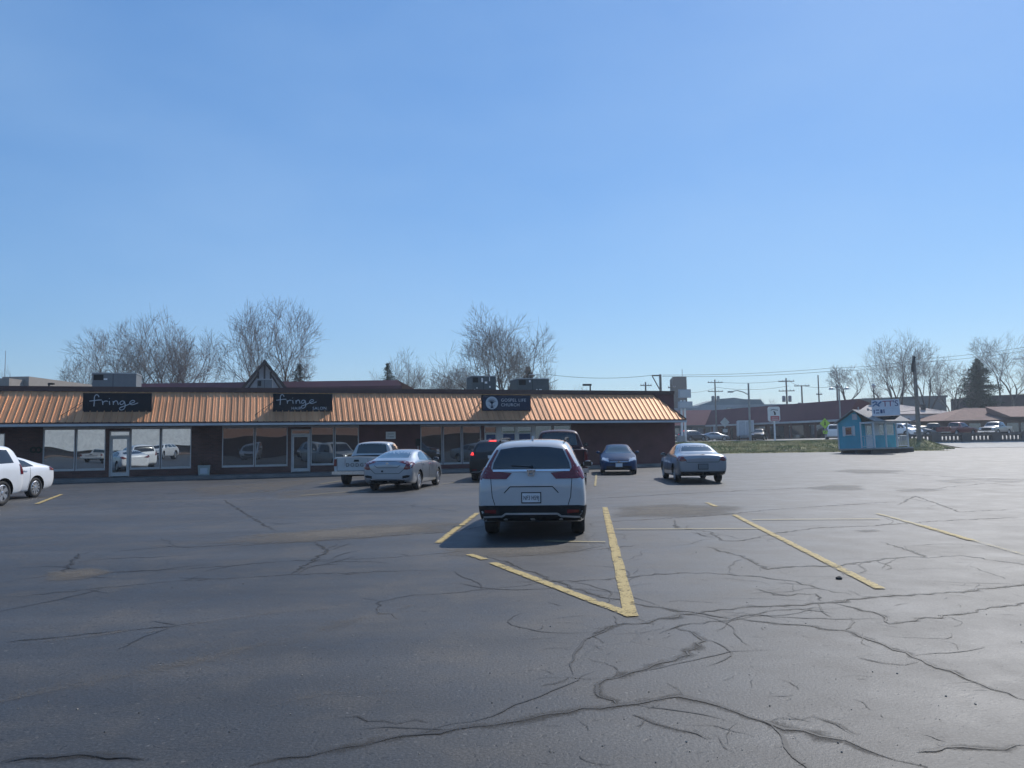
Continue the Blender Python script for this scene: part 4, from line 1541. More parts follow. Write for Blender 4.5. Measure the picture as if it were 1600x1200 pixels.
cv.put((a.x + b_.x) / 2 + .17, (a.y + b_.y) / 2 + 1.33, 8.5)

# silver three-box sedan on the right
ST_B = [(-2.50, .42, .66, .50, .78, .80, .80, .95, .70),
        (-2.44, .34, .78, .46, .88, .90, .88, 1.06, .76),
        (-2.2, .28, .83, .40, .92, .97, .90, 1.11, .76),
        (-1.75, .24, .84, .36, .925, 1.0, .89, 1.13, .74),
        (-1.52, .24, .84, .36, .925, 1.0, .88, 1.17, .70),
        (-.98, .23, .84, .36, .925, 1.0, .88, 1.43, .60),
        (-.3, .22, .84, .36, .925, .98, .885, 1.49, .585),
        (.3, .22, .84, .36, .925, .97, .885, 1.465, .585),
        (.75, .22, .84, .36, .925, .96, .88, 1.30, .62),
        (1.25, .22, .84, .36, .92, .95, .875, 1.05, .74),
        (1.8, .22, .84, .36, .91, .90, .865, .97, .74),
        (2.2, .24, .80, .38, .87, .80, .83, .87, .70),
        (2.42, .28, .72, .40, .78, .66, .74, .73, .62),
        (2.52, .33, .60, .42, .66, .56, .62, .62, .52)]


def box_sedan(paint_mat, label, name='saloon_car', group=None):
    c = sedan(paint_mat, label, name, group, ST_B, .335, 8, (-1.38, 1.43))
    c.panel('rear_window', [('rear', [(-.66, 1.17), (.66, 1.17), (.52, 1.37), (0, 1.385), (-.52, 1.37)])], M['car_glass_light'])
    c.both('side_window', [(-.12, 1.02), (-1.28, 1.06), (-.98, 1.30), (-.5, 1.385), (-.12, 1.40)], M['car_glass'])
    c.pair('taillight', 'rear', [(.60, .84), (.72, 1.03), (.84, 1.04), (.92, .98), (.92, .84), (.76, .81)], M['lamp_red'], wrap=[(-2.4, .84), (-2.2, .86), (-2.2, 1.0), (-2.4, 1.0)], off=0.012)
    c.panel('spoiler', [('rear', [(-.64, 1.085), (.64, 1.085), (.64, 1.125), (-.64, 1.125)])], paint_mat, 0.05)
    c.seams([('rear', q) for q in strip([(-.66, 1.02), (-.58, .78), (.58, .78), (.66, 1.02)], .014)] + [('rear', [(-.11, 1.045), (.11, 1.045), (.08, 1.07), (-.08, 1.07)])])
    c.panel('rear_bumper', [('rear', [(-.86, .30), (.86, .30), (.82, .44), (-.82, .44)])], M['black'], 0.008)
    c.pair('headlight', 'front', [(.40, .66), (.80, .70), (.80, .82), (.46, .80)], M['lamp_clear'], off=0.008)
    return c


im = box_sedan(P['silver_dark'], 'silver grey saloon with black number plate holder and trunk lip, right of the blue car')
po = im.plate(-2.535, .62, '', w=.33, h=.17)
po.children[0].data.materials[0] = M['unit']
a, b_ = G(1124, 753), G(1060, 753)
im.put((a.x + b_.x) / 2 + .02, (a.y + b_.y) / 2 + 1.38, 2.5)

# white sedan half hidden on the left
wsd = sedan(P['white'], 'white sedan with multi spoke wheels behind the white boxy wagon', 'family_sedan', spokes=10)
wsd.both('side_window', [(-.12, .97), (-1.26, 1.01), (-.98, 1.19), (-.55, 1.29), (-.12, 1.335)], M['car_glass'])
wsd.panel('rear_window', [('rear', [(-.62, 1.12), (.62, 1.12), (.49, 1.32), (0, 1.335), (-.49, 1.32)])], M['car_glass'])
wsd.pair('taillight', 'rear', [(.50, .86), (.82, .98), (.90, .96), (.90, .84), (.7, .80)], M['lamp_red'], wrap=[(-2.28, .84), (-1.98, .87), (-1.98, .965), (-2.2, .965)], off=0.012)
wsd.pair('headlight', 'front', [(.36, .62), (.76, .66), (.74, .76), (.4, .70)], M['lamp_clear'], off=0.008)
wsd.panel('grille', [('front', [(-.4, .42), (.4, .42), (.34, .6), (-.34, .6)])], M['black'], 0.008)
p = G(55, 777)
hd = -174
wsd.root.scale = (1.02, .96, 1.03)
hv = Vector((math.sin(R(hd)), math.cos(R(hd)), 0)); rv = Vector((hv.y, -hv.x, 0))
q = p + hv * 1.37 + rv * 0.80
wsd.put(q.x, q.y, hd)

# small blue car facing us
ST_S = [(y * .97, *r) for (y, *r) in ST_F]
ST_S = [(-2.2, .40, .62, .48, .72, .78, .74, .92, .62)] + ST_S[1:]
bl = sedan(P['blue'], 'small dark blue car facing the camera in front of the brown side wall', 'small_car', None, ST_F, .315, 7)
bl.both('side_window', [(-.12, 1.0), (-1.1, 1.04), (-.85, 1.2), (-.55, 1.29), (-.12, 1.335)], M['car_glass_light'])
bl.panel('rear_window', [('rear', [(-.62, 1.12), (.62, 1.12), (.49, 1.32), (0, 1.335), (-.49, 1.32)])], M['car_glass_light'])
bl.pair('headlight', 'front', [(.46, .60), (.78, .70), (.80, .80), (.70, .81), (.50, .72)], M['lamp_clear'], wrap=[(1.95, .70), (2.2, .64), (2.2, .70), (1.95, .80)], off=0.012)
bl.panel('grille', [('front', [(-.42, .53), (.42, .53), (.45, .66), (-.45, .66)])], M['black'], 0.008)
bl.panel('trim_strip', [('front', [(-.44, .595), (.44, .595), (.44, .625), (-.44, .625)])], M['chrome'], 0.016)
mb = MB(); mb.cbox((0, 2.335, .61), (.13, .02, .045)); mb.build('emblem', M['chrome'], bl.root)
bl.panel('front_bumper', [('front', [(-.62, .27), (.62, .27), (.6, .42), (-.6, .42)])], M['black'], 0.006)
bl.plate(2.33, .465, '', face=1, frame=False)
bl.pair('taillight', 'rear', [(.50, .86), (.82, .98), (.90, .96), (.90, .84), (.7, .80)], M['lamp_red'], off=0.012)
bl.root.scale = (.965, .95, 1.0)
p = G(973, 741.5)
bl.put(p.x, p.y + 1.7, 186)

# ---- boxy white wagon cut by the left edge
ST_W = [(-2.26, .46, .74, .54, .84, .86, .84, 1.02, .78),
        (-2.22, .38, .82, .50, .905, .95, .885, 1.12, .80),
        (-2.12, .32, .85, .46, .925, 1.10, .895, 1.50, .72),
        (-1.98, .30, .86, .44, .93, 1.12, .895, 1.71, .67),
        (-1.75, .29, .86, .43, .93, 1.12, .90, 1.755, .66),
        (-1.0, .29, .86, .43, .93, 1.11, .90, 1.775, .66),
        (-.2, .29, .86, .43, .93, 1.10, .90, 1.775, .66),
        (.45, .29, .86, .43, .93, 1.09, .90, 1.74, .66),
        (.80, .29, .86, .43, .93, 1.08, .90, 1.55, .68),
        (1.12, .29, .86, .43, .93, 1.07, .89, 1.17, .78),
        (1.7, .29, .86, .43, .93, 1.04, .89, 1.10, .80),
        (2.1, .31, .84, .44, .91, 1.0, .88, 1.06, .80),
        (2.24, .36, .80, .48, .86, .88, .84, .95, .76),
        (2.28, .42, .72, .52, .78, .78, .76, .84, .68)]


def wagon(paint_mat, label, name='boxy_wagon', group=None):
    c = Car(name, ST_W, (-1.35, 1.33), .365, .92, paint_mat, label, 'car', group, spokes=5, ww=.24, crease=.1, spoke_w=.085)
    c.panel('rear_window', [('rear', [(-.70, 1.20), (.70, 1.20), (.60, 1.63), (-.60, 1.63)])], M['car_glass'])
    c.panel('windshield', [('front', [(-.70, 1.16), (.70, 1.16), (.58, 1.64), (-.58, 1.64)])], M['car_glass'])
    c.both('side_window', [(.90, 1.13), (.05, 1.15), (.05, 1.62), (.46, 1.60), (.66, 1.50)], M['car_glass'])
    c.both('side_window', [(-.04, 1.15), (-.90, 1.17), (-.90, 1.62), (-.04, 1.62)], M['car_glass'])
    c.both('side_window', [(-1.02, 1.20), (-1.82, 1.22), (-1.70, 1.60), (-1.12, 1.62)], M['car_glass'])
    c.pair('taillight', 'rear', [(.76, .90), (.91, .90), (.90, 1.17), (.80, 1.17)], M['lamp_red'], wrap=[(-2.2, .88), (-2.06, .88), (-2.04, 1.17), (-2.14, 1.17)], off=0.012)
    c.pair('headlight', 'front', [(.5, .82), (.8, .84), (.8, .98), (.5, .96)], M['lamp_clear'], off=0.008)
    c.panel('grille', [('front', [(-.42, .72), (.42, .72), (.42, .94), (-.42, .94)])], M['black'], 0.008)
    c.panel('front_bumper', [('front', [(-.75, .46), (.75, .46), (.7, .6), (-.7, .6)])], M['black'], 0.006)
    c.mirrors(.76, 1.2, .92, paint_mat)
    c.seams([(sd, q) for sd in ('left', 'right') for q in strip([(.98, 1.08), (1.0, .7), (.92, .44)], .012) + strip([(.0, 1.12), (.0, .44)], .012) + strip([(-.93, .44), (-1.0, .7), (-.96, 1.12)], .012)])
    for q in ('right', 'left'):
        c.panel('door_handle', [(q, [(.12, 1.0), (.32, 1.0), (.32, 1.035), (.12, 1.035)]), (q, [(-.82, 1.01), (-.62, 1.01), (-.62, 1.045), (-.82, 1.045)])], paint_mat, 0.03)
    return c


wg = wagon(P['white'], 'white boxy wagon with five spoke wheels, cut off by the left edge')
p = G(5, 790)
hd = -175
wg.root.scale = (1, .92, 1)
hv = Vector((math.sin(R(hd)), math.cos(R(hd)), 0)); rv = Vector((hv.y, -hv.x, 0))
q = p + hv * 1.37 + rv * 0.81
wg.put(q.x, q.y, hd)

# ---- pickups
ST_P = [(-2.72, .52, .86, .58, .905, 1.06, .90, 1.12, .86, .02),
        (-2.69, .47, .88, .55, .925, 1.09, .91, 1.13, .87, .02),
        (-2.5, .44, .88, .53, .93, 1.09, .915, 1.13, .87, .02),
        (-1.6, .42, .88, .52, .935, 1.09, .915, 1.13, .87, .02),
        (-.80, .42, .88, .52, .935, 1.09, .915, 1.13, .87, .02),
        (-.755, .42, .88, .52, .935, 1.09, .91, 1.20, .80, .05),
        (-.69, .42, .88, .52, .935, 1.09, .90, 1.62, .68, .06),
        (-.60, .42, .88, .52, .935, 1.09, .90, 1.69, .67, .06),
        (.0, .42, .88, .52, .935, 1.09, .90, 1.73, .67, .06),
        (.42, .42, .88, .52, .935, 1.08, .90, 1.70, .67, .06),
        (.72, .42, .88, .52, .935, 1.08, .90, 1.50, .70, .06),
        (1.02, .42, .88, .52, .935, 1.07, .89, 1.15, .80, .05),
        (1.7, .42, .88, .52, .93, 1.04, .885, 1.10, .80, .05),
        (2.35, .44, .86, .54, .91, 1.0, .875, 1.06, .78, .05),
        (2.52, .46, .84, .56, .88, .92, .85, 1.0, .76, .05),
        (2.58, .52, .78, .58, .82, .80, .80, .86, .70, .05)]


def pickup(paint_mat, label, letters=None, name='pickup_truck', group=None, lamp=None):
    c = Car(name, ST_P, (-1.62, 1.62), .37, .93, paint_mat, label, 'pickup', group, cuts=((-.77, -2.64, .66, .77, -.84, 1.6),), crease=.55, spokes=6, ww=.25)
    c.panel('rear_window', [('rear', [(-.66, 1.22), (.66, 1.22), (.57, 1.62), (-.57, 1.62)])], M['car_glass_light'] if paint_mat is P['white_old'] else M['car_glass'])
    c.panel('windshield', [('front', [(-.68, 1.15), (.68, 1.15), (.57, 1.61), (-.57, 1.61)])], M['car_glass'])
    c.both('side_window', [(.86, 1.12), (-.40, 1.14), (-.44, 1.58), (.36, 1.57), (.6, 1.46)], M['car_glass'])
    c.pair('taillight', 'rear', [(.795, .76), (.905, .76), (.905, 1.04), (.795, 1.04)], M['lamp_red'], wrap=[(-2.72, .78), (-2.62, .78), (-2.62, 1.03), (-2.72, 1.03)], off=0.014)
    c.seams([('rear', q) for q in strip([(-.78, 1.09), (-.78, .58), (.78, .58), (.78, 1.09)], .014)] + [(sd, q) for sd in ('left', 'right') for q in strip([(.98, 1.07), (.98, .55)], .012) + strip([(-.46, 1.12), (-.46, .55)], .012) + strip([(-.775, 1.12), (-.775, .5)], .02)])
    c.panel('tailgate_handle', [('rear', [(-.11, .93), (.11, .93), (.09, 1.01), (-.09, 1.01)])], M['black'], 0.010)
    bp = MB(); bp.box(-.93, -2.90, .44, .93, -2.74, .57); bp.tube([(-.5, -2.74, .5), (-.5, -2.5, .5)], .04); bp.tube([(.5, -2.74, .5), (.5, -2.5, .5)], .04)
    bp.build('rear_bumper', M['chrome'], c.root)
    fb_ = MB(); fb_.box(-.90, 2.60, .44, .90, 2.70, .60); fb_.box(-.5, 2.4, .47, .5, 2.62, .55); fb_.build('front_bumper', M['chrome'], c.root)
    c.pair('headlight', 'front', [(.55, .74), (.80, .74), (.80, .92), (.55, .92)], M['lamp_clear'], off=0.01)
    c.panel('grille', [('front', [(-.5, .66), (.5, .66), (.5, .92), (-.5, .92)])], M['black'], 0.01)
    c.mirrors(.66, 1.22, .95, M['black'])
    for q in ('right', 'left'):
        c.panel('door_handle', [(q, [(-.34, 1.02), (-.14, 1.02), (-.14, 1.055), (-.34, 1.055)])], M['black'], 0.03)
    # chassis under the bed
    mb = MB(); mb.box(-.55, -2.6, .36, -.43, 2.3, .46); mb.box(.43, -2.6, .36, .55, 2.3, .46); mb.tube([(-.8, -1.62, .37), (.8, -1.62, .37)], .05, 8); mb.tube([(-.8, 1.62, .37), (.8, 1.62, .37)], .05, 8)
    mb.build('chassis', M['black'], c.root)
    if letters:
        c.letters(letters, .20, 0, -2.735, .80, M['grey_letter'], 1.35, 'lettering')
    return c


M['grey_letter'] = pmat('grey_letter', (0.05, 0.05, 0.055), 0.5)
wp = pickup(P['white_old'], 'white older pickup with spaced letters on its tailgate, beside the silver fastback', 'DODGE')
p = G(548, 757)
wp.put(p.x + .76, p.y + 1.62 + .1, 7.0)
rp = pickup(P['maroon'], 'tall maroon pickup mostly hidden behind the white crossover', None)
rp.root.scale = (1.04, 1.04, 1.2)
p = at(873, 690, 29.5)
rp.put(p.x, 29.5, 2.5)


def respray(root, src, dst):
    for ch in root.children_recursive:
        if ch.type == 'MESH' and src in [m for m in ch.data.materials]:
            ch.data = ch.data.copy()
            for i, m in enumerate(ch.data.materials):
                if m is src: ch.data.materials[i] = dst


def clone(car, src, dst, label, x, y, heading, name=None, scale=1.0, group=None, z=None):
    r = copy_tree(car.root)
    if name: r.name = name
    r['label'] = label
    if group: r['group'] = group
    elif 'group' in r: del r['group']
    respray(r, src, dst)
    r.location = (x, y, gz(x, y) if z is None else z)
    r.rotation_euler = (0, 0, -R(heading))
    r.scale = (scale,) * 3
    return r
# ------------------------------------------------------------------ kiosk
M['teal'] = pmat('teal_siding', (0.06, 0.38, 0.47), 0.7, var=0.10, vscale=2)
M['kiosk_white'] = pmat('kiosk_white', (0.66, 0.66, 0.64), 0.6, var=0.08)
M['shingle'] = pmat('pale_shingle', (0.30, 0.28, 0.26), 0.9, var=0.2, vscale=4, bmp=0.3, bscale=20)
M['dark_in'] = pmat('dark_interior', (0.02, 0.02, 0.022), 0.8)
KA = R(-57)                                        # gable end turned towards the camera
kb = at(1368, 704, 58.0)
kio = empty('kiosk', (kb.x, 58.0, gz(kb.x, 58) + 0.02), KA, 'small teal wooden kiosk with white porch posts and pale gable roof on skids', 'kiosk')
kio.rotation_euler = (0, -0.03, KA)
# local: origin at near porch corner; x runs along the gable end (to the left = negative), y runs back along the long side
GW, PD, KL, FL, EH = 3.05, 1.05, 4.6, 0.42, 2.42   # gable width, porch depth, length, floor height, eave height
mb = MB()
mb.prism([(-GW, FL), (-PD, FL), (-PD, EH + .02), (-PD, EH + 0.25), (-GW / 2, EH + 0.86), (-GW, EH)], 0.05, 0.13, 'y')
mb.box(-GW, 0.132, FL, -GW + .08, KL - .08, EH)
mb.box(-PD - .08, 0.132, FL, -PD, KL - .08, EH)
mb.box(-GW, KL - 0.08, FL, -PD, KL, EH)
for k in range(14):                                  # lap siding shadow lines
    z = FL + .14 * (k + 1)
    mb.box(-GW, 0.042, z, -PD - 0.0, 0.05, z + .012)
mb.build('siding', M['teal'], kio)
mb = MB()
ov = .22
for (xa, za, xb, zb) in ((-GW - .2, EH - .08, -GW / 2, EH + 0.92), (-GW / 2, EH + 0.92, .22, EH - .06)):
    mb.add([(xa, -ov, za), (xb, -ov, zb), (xb, KL + ov, zb), (xa, KL + ov, za), (xa, -ov, za + .07), (xb, -ov, zb + .07), (xb, KL + ov, zb + .07), (xa, KL + ov, za + .07)],
           [(3, 2, 1, 0), (4, 5, 6, 7), (0, 1, 5, 4), (1, 2, 6, 5), (2, 3, 7, 6), (3, 0, 4, 7)])
mb.build('roof', M['shingle'], kio)
mb = MB()
mb.box(-GW - .03, -.0, FL, -GW + .06, .04, EH); mb.box(-PD - .09, -.0, FL, -PD + .01, .04, EH)
mb.box(-.10, -.0, EH - .16, .06, KL, EH - .02)
mb.box(-PD + .012, -.02, EH - .16, -.102, .06, EH - .02)
mb.box(-.10, KL - .1, FL + .85, .0, KL - .02, FL + .92)
mb.build('trim', M['kiosk_white'], kio)
for y in (0.0, 1.55, 3.0, KL - .1):
    MB().box(-.10, y, FL + .002, .0, y + .1, EH - .162).build('porch_post', M['kiosk_white'], kio)
MB().box(-GW, -.02, FL - .12, .12, KL + .35, FL - .002).build('deck', pmat('deck_boards', (0.35, 0.33, 0.31), 0.8), kio)
mb = MB()
for x in (-GW + .3, -GW / 2, -.25):
    mb.box(x - .08, -.1, -.02, x + .08, KL + .9, FL - .13)
mb.build('skid', M['wood'], kio)


def railing(pts):
    mb = MB()
    (x0, y0), (x1, y1) = pts
    l = math.hypot(x1 - x0, y1 - y0)
    for z in (FL + .10, FL + .88):
        mb.tube([(x0, y0, z), (x1, y1, z)], .03, 4)
    n = int(l / .13)
    for i in range(1, n):
        t = i / n
        mb.tube([(x0 + (x1 - x0) * t, y0 + (y1 - y0) * t, FL + .10), (x0 + (x1 - x0) * t, y0 + (y1 - y0) * t, FL + .88)], .018, 4)
    mb.build('railing', M['kiosk_white'], kio)


railing([(-PD + .05, .05), (-.1, .05)])
railing([(-.05, 3.1), (-.05, KL - .1)])
railing([(-PD + .05, KL - .05), (-.1, KL - .05)])
# gable window and vent
w = MB(); w.box(-2.42, .0, 1.42, -1.78, .045, 2.12); wo = w.build('window', M['kiosk_white'], kio)
MB().box(-2.35, -.012, 1.5, -1.85, -.003, 2.05).build('pane', M['shop_glass_dark'], wo)
mb = MB(); mb.box(-2.62, .005, 1.38, -2.45, .04, 2.15); mb.box(-1.75, .005, 1.38, -1.58, .04, 2.15); mb.build('shutter', M['kiosk_white'], wo)
MB().box(-2.32, -.02, 1.76, -1.88, -.013, 2.03).build('notice', pmat('orange_notice', (0.34, 0.15, 0.08), 0.7), wo)
mb = MB(); mb.box(-1.72, .0, 2.62, -1.32, .045, 3.05); mb.build('gable_vent', M['aluminium'], kio)
# long side under the porch: door, serving hatch, menu window
mb = MB(); mb.box(-PD, .55, FL, -PD + .04, 1.4, EH - .12); do = mb.build('door', M['kiosk_white'], kio)
MB().box(-PD + .042, .68, 1.45, -PD + .05, 1.27, EH - .3).build('pane', M['shop_glass_dark'], do)
mb = MB(); mb.box(-PD, 1.65, 1.38, -PD + .05, 2.95, EH - .1); ho = mb.build('serving_hatch', M['kiosk_white'], kio)
MB().box(-PD + .052, 2.35, 1.45, -PD + .06, 2.85, EH - .2).build('pane', M['shop_glass_dark'], ho)
mb = MB(); mb.box(-PD, 3.2, 1.38, -PD + .05, 4.3, EH - .1); ho = mb.build('window', M['kiosk_white'], kio)
MB().box(-PD + .052, 3.3, 1.48, -PD + .06, 4.2, EH - .2).build('pane', M['shop_glass_dark'], ho)
for px, py in ((1369, 652), (1404, 663)):
    pass
mb = MB(); mb.lathe([(.02, -.05), (.07, -.04), (.08, .04), (.03, .07)], (.02, .05, EH + .05), 'z', 10); mb.build('porch_lamp', M['kiosk_white'], kio)
mb = MB(); mb.tube([(-GW / 2, .6, EH + .9), (-GW / 2, .6, EH + 1.2)], .05, 8); mb.build('roof_vent', M['steel'], kio)

# sign board on the kiosk roof
pa, pb = at(1364.5, 624, 58.6), at(1402.5, 624, 58.6)
zb_, zt_ = at(1383, 649.5, 58.6).z, at(1383, 624.5, 58.6).z
ks = empty('kiosk_sign', ((pa.x + pb.x) / 2, 58.6, zb_), R(-24), 'pale blue and white sign board with red double T standing on the teal kiosk', 'sign')
ks.rotation_euler = (0, -0.02, R(-24))
w, h = (pb.x - pa.x) * 1.04, zt_ - zb_
MB().box(-w / 2, 0, 0, w / 2, .12, h).build('board', pmat('sign_pale_blue', (0.70, 0.73, 0.78), 0.6, var=0.08), ks)
MB().box(-w * .49, -.012, h * .52, w * .49, -.003, h * .97).build('upper_panel', pmat('sign_white', (0.72, 0.72, 0.76), 0.6, var=0.05), ks)
mb = MB()
add_text(mb, 'TT', .62, Matrix.Translation((w * .08, -.02, h * .73)) @ STAND, .006, .95)
mb.build('red_lettering', pmat('sign_red', (0.30, 0.04, 0.09), 0.6), ks)
mb = MB()
add_text(mb, "'S", .62, Matrix.Translation((w * .36, -.02, h * .73)) @ STAND, .006, 1.0)
mb.build('navy_lettering', pmat('sign_navy_letter', (0.04, 0.06, 0.16), 0.6), ks)
mb = MB()
for st in ([(-.46, .82), (-.38, .90), (-.30, .84), (-.40, .70), (-.46, .62)], [(-.38, .76), (-.28, .70), (-.22, .60)], [(-.30, .66), (-.2, .82), (-.14, .90)]):
    mb.tube([(x * w, -.02, z * h) for x, z in smooth(st)], .05, 5)
mb.build('blue_script', pmat('sign_blue_letter', (0.06, 0.16, 0.30), 0.6), ks)
mb = MB()
for (x0, x1, z0, z1) in ((-.44, -.40, .16, .40), (-.36, -.24, .34, .40), (-.36, -.24, .16, .22), (-.2, -.12, .16, .40), (-.09, -.05, .16, .40)):
    mb.box(x0 * w, -.016, z0 * h, x1 * w, -.003, z1 * h)
mb.build('lower_lettering', M['poster_blue'], ks)
mb = MB(); mb.prism([(-w / 2 - .5, -.32), (-w / 2 + .2, -.02), (w / 2, -.02), (w / 2 - .4, -.32)], .02, .10, 'y'); mb.build('sign_base', M['dark_in'], ks)
mb = MB(); mb.tube([(-w / 2, -.2, h * .35), (-w / 2 - .25, -.5, h * .42)], .03, 6); mb.tube([(-w / 2 - .25, -.5, h * .36), (-w / 2 - .32, -.55, h * .5)], .07, 8); mb.build('spot_lamp', M['steel'], ks)

# ------------------------------------------------------------------ red shopping row across the road
M['red_metal'] = pmat('dark_red_cladding', (0.12, 0.028, 0.038), 0.8, var=0.12, vscale=0.5)
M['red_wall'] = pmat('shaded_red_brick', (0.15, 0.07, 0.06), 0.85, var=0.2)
M['grey_roof'] = pmat('grey_green_roof', (0.14, 0.16, 0.16), 0.8, var=0.15, vscale=0.4)
M['stucco'] = pmat('pale_stucco', (0.74, 0.73, 0.72), 0.85, var=0.08, vscale=0.6)
M['tan_roof'] = pmat('tan_roof', (0.36, 0.31, 0.29), 0.85, var=0.12, vscale=0.6)
M['brown_roof'] = pmat('brown_shingle', (0.19, 0.115, 0.095), 0.9, var=0.2, vscale=2)
M['brown_wall'] = pmat('brown_brick', (0.20, 0.14, 0.115), 0.9, var=0.2)
rA, rB = at(1112, 688, 135), at(1338, 686, 100)
dv = Vector((rB.x - rA.x, rB.y - rA.y, 0)); LR = dv.length
ra = math.atan2(dv.y, dv.x)
red = empty('shopping_row', (rA.x, rA.y, gz(rA.x, rA.y)), ra, 'long low shopping row with dark red cladding above shaded shop fronts across the road', 'building')
# local x along the front towards the camera side, y away to the right (behind the front)
zt1 = at(1112, 641, 135).z - red.location.z
zt2 = at(1322, 624, 101).z - red.location.z
zb1 = at(1112, 664, 135).z - red.location.z
mb = MB()
mb.add([(-.5, -.9, zb1), (LR - 1, -.9, zb1 - .2), (LR + .2, .4, zt2), (-.5, .4, zt1), (LR + .0, 2.5, zt2 - .5), (-.5, 2.5, zt1 - .5)], [(0, 1, 2, 3), (3, 2, 4, 5), (1, 4, 2)])
mb.build('cladding', M['red_metal'], red, fix=False)
mb = MB(); mb.box(0, 1.2, -.3, LR - .5, 9, zb1 - .02); mb.build('shop_front', M['red_wall'], red)
mb = MB(); mb.box(-.4, -.95, zb1 - .28, LR - .9, .0, zb1 - .03); mb.build('soffit_band', M['gutter'], red)
for i in range(7):
    x0 = 1.5 + i * (LR - 3) / 7
    mb = MB(); mb.box(x0, 1.14, .25, x0 + (LR - 3) / 7 - 1.3, 1.19, zb1 - .6); wo = mb.build('window', M['shop_glass_dark'], red)
    MB().box(x0 + .1, 1.1, 2.0, x0 + .2, 1.13, zb1 - .6).build('mullion', M['aluminium'], wo)
for i in range(6):
    x0 = 1.0 + i * (LR - 3) / 6
    MB().box(x0, -.6, -.2, x0 + .22, -.38, zb1 - .29).build('pillar', M['red_wall'], red)
# frontal wing on the left
wl = at(1050, 688, 136); 
wing = empty('red_shop_wing', (wl.x, 136, gz(wl.x, 136)), 0, 'paler red sloped shop roof over grey green fronts at the far end of the road', 'building')
ww_ = rA.x - wl.x + .6
mb = MB(); zt, zb2 = at(1080, 641, 138).z - wing.location.z, at(1080, 664.5, 136).z - wing.location.z
mb.add([(-4, -.6, zb2), (ww_ - 1.0, -.6, zb2), (ww_ + .4, 1.9, zt), (-4, 1.9, zt), (ww_ + .4, 8, zt), (-4, 8, zt)], [(0, 1, 2, 3), (3, 2, 4, 5)])
mb.build('sloped_roof', pmat('paler_red_metal', (0.26, 0.075, 0.075), 0.6, var=0.1), wing, fix=False)
MB().box(-4, .6, -.3, ww_ - .3, 8, zb2 - .02).build('wall', pmat('grey_green_front', (0.13, 0.16, 0.16), 0.7, var=0.3, vscale=0.6), wing)
for i in range(3):
    MB().box(.4 + i * 2.2, .55, .2, 1.7 + i * 2.2, .595, zb2 - .5).build('window', M['shop_glass_dark'], wing)


def block(name, pa, pb, ptop, Y, depth, mat, label, cat='building', rz=0.0, zbase=None, roofm=None, wins=None, slant=0.0):
    a, b_ = at(pa, 690, Y), at(pb, 690, Y)
    z0 = gz((a.x + b_.x) / 2, Y) if zbase is None else zbase
    zt = at((pa + pb) / 2, ptop, Y).z
    o = empty(name, ((a.x + b_.x) / 2, Y, z0), rz, label, cat)
    w = b_.x - a.x
    h = zt - z0
    MB().prism([(-w / 2, -.3), (w / 2, -.3), (w / 2, h - slant), (-w / 2, h)], 0, depth, 'y').build('wall', mat, o)
    if roofm:
        MB().prism([(-w / 2 - .2, h - .35), (w / 2 + .2, h - .35 - slant), (w / 2 + .2, h + .05 - slant), (-w / 2 - .2, h + .05)], -.25, depth, 'y').build('roof', roofm, o)
    for (x, z, sx, sz) in (wins or ()):
        MB().box((x - sx / 2) * w, -.06, (z - sz / 2) * h, (x + sx / 2) * w, -.005, (z + sz / 2) * h).build('window', M['shop_glass_dark'], o)
    return o, w, h


# grey roofs above the red row
M['dist_wall'] = pmat('distant_grey_wall', (0.30, 0.33, 0.35), 0.85, var=0.15, vscale=0.2)
M['dist_roof'] = pmat('distant_grey_roof', (0.20, 0.24, 0.25), 0.85, var=0.15, vscale=0.2)
o, w, h = block('grey_hall', 1094, 1252, 632, 165, 14, M['dist_wall'], 'long grey hall with stepped pale roofs rising behind the dark red shopping row', wins=((-.2, .88, .06, .06), (-.05, .88, .06, .06), (.1, .9, .06, .05), (.3, .9, .05, .05), (.4, .9, .05, .05)))
mb = MB(); mb.prism([(-w * .5, h), (-w * .3, h + 1.3), (-w * .14, h + 1.55), (-w * .05, h + 1.2), (w * .12, h + 1.1), (w * .16, h)], .5, 13, 'y'); mb.build('pitched_roof', M['dist_roof'], o)
block('low_warehouse', 1054, 1112, 637.5, 150, 10, M['dist_wall'], 'pale low warehouse strip between the tower and the grey hall')
o, w, h = block('office_tower', 1054, 1075.5, 588.5, 190, 11, pmat('tower_brown', (0.10, 0.085, 0.08), 0.8, var=0.1), 'plain dark square tower standing behind the pylon sign', rz=R(-8))
mb = MB(); mb.tube([(1, 4, h), (1, 4, h + 2.2)], .08, 5); mb.build('aerial', M['steel'], o)
o, w, h = block('hillside_store', 1318, 1362, 626, 140, 12, pmat('olive_wall', (0.14, 0.14, 0.13), 0.9), 'low olive grey store behind the right end of the red shopping row', roofm=M['grey_roof'])
o, w, h = block('school_block', 1352, 1482, 622, 150, 12, pmat('school_grey', (0.17, 0.18, 0.18), 0.9, var=0.2, vscale=0.3), 'wide dark grey building behind the big bare trees on the right', roofm=M['grey_roof'], slant=-.4)
o, w, h = block('dark_store', 1550, 1660, 617.5, 135, 12, pmat('dark_brown_wall', (0.07, 0.05, 0.05), 0.9), 'dark flat roofed building behind the brown shop at the right edge', slant=-.4)

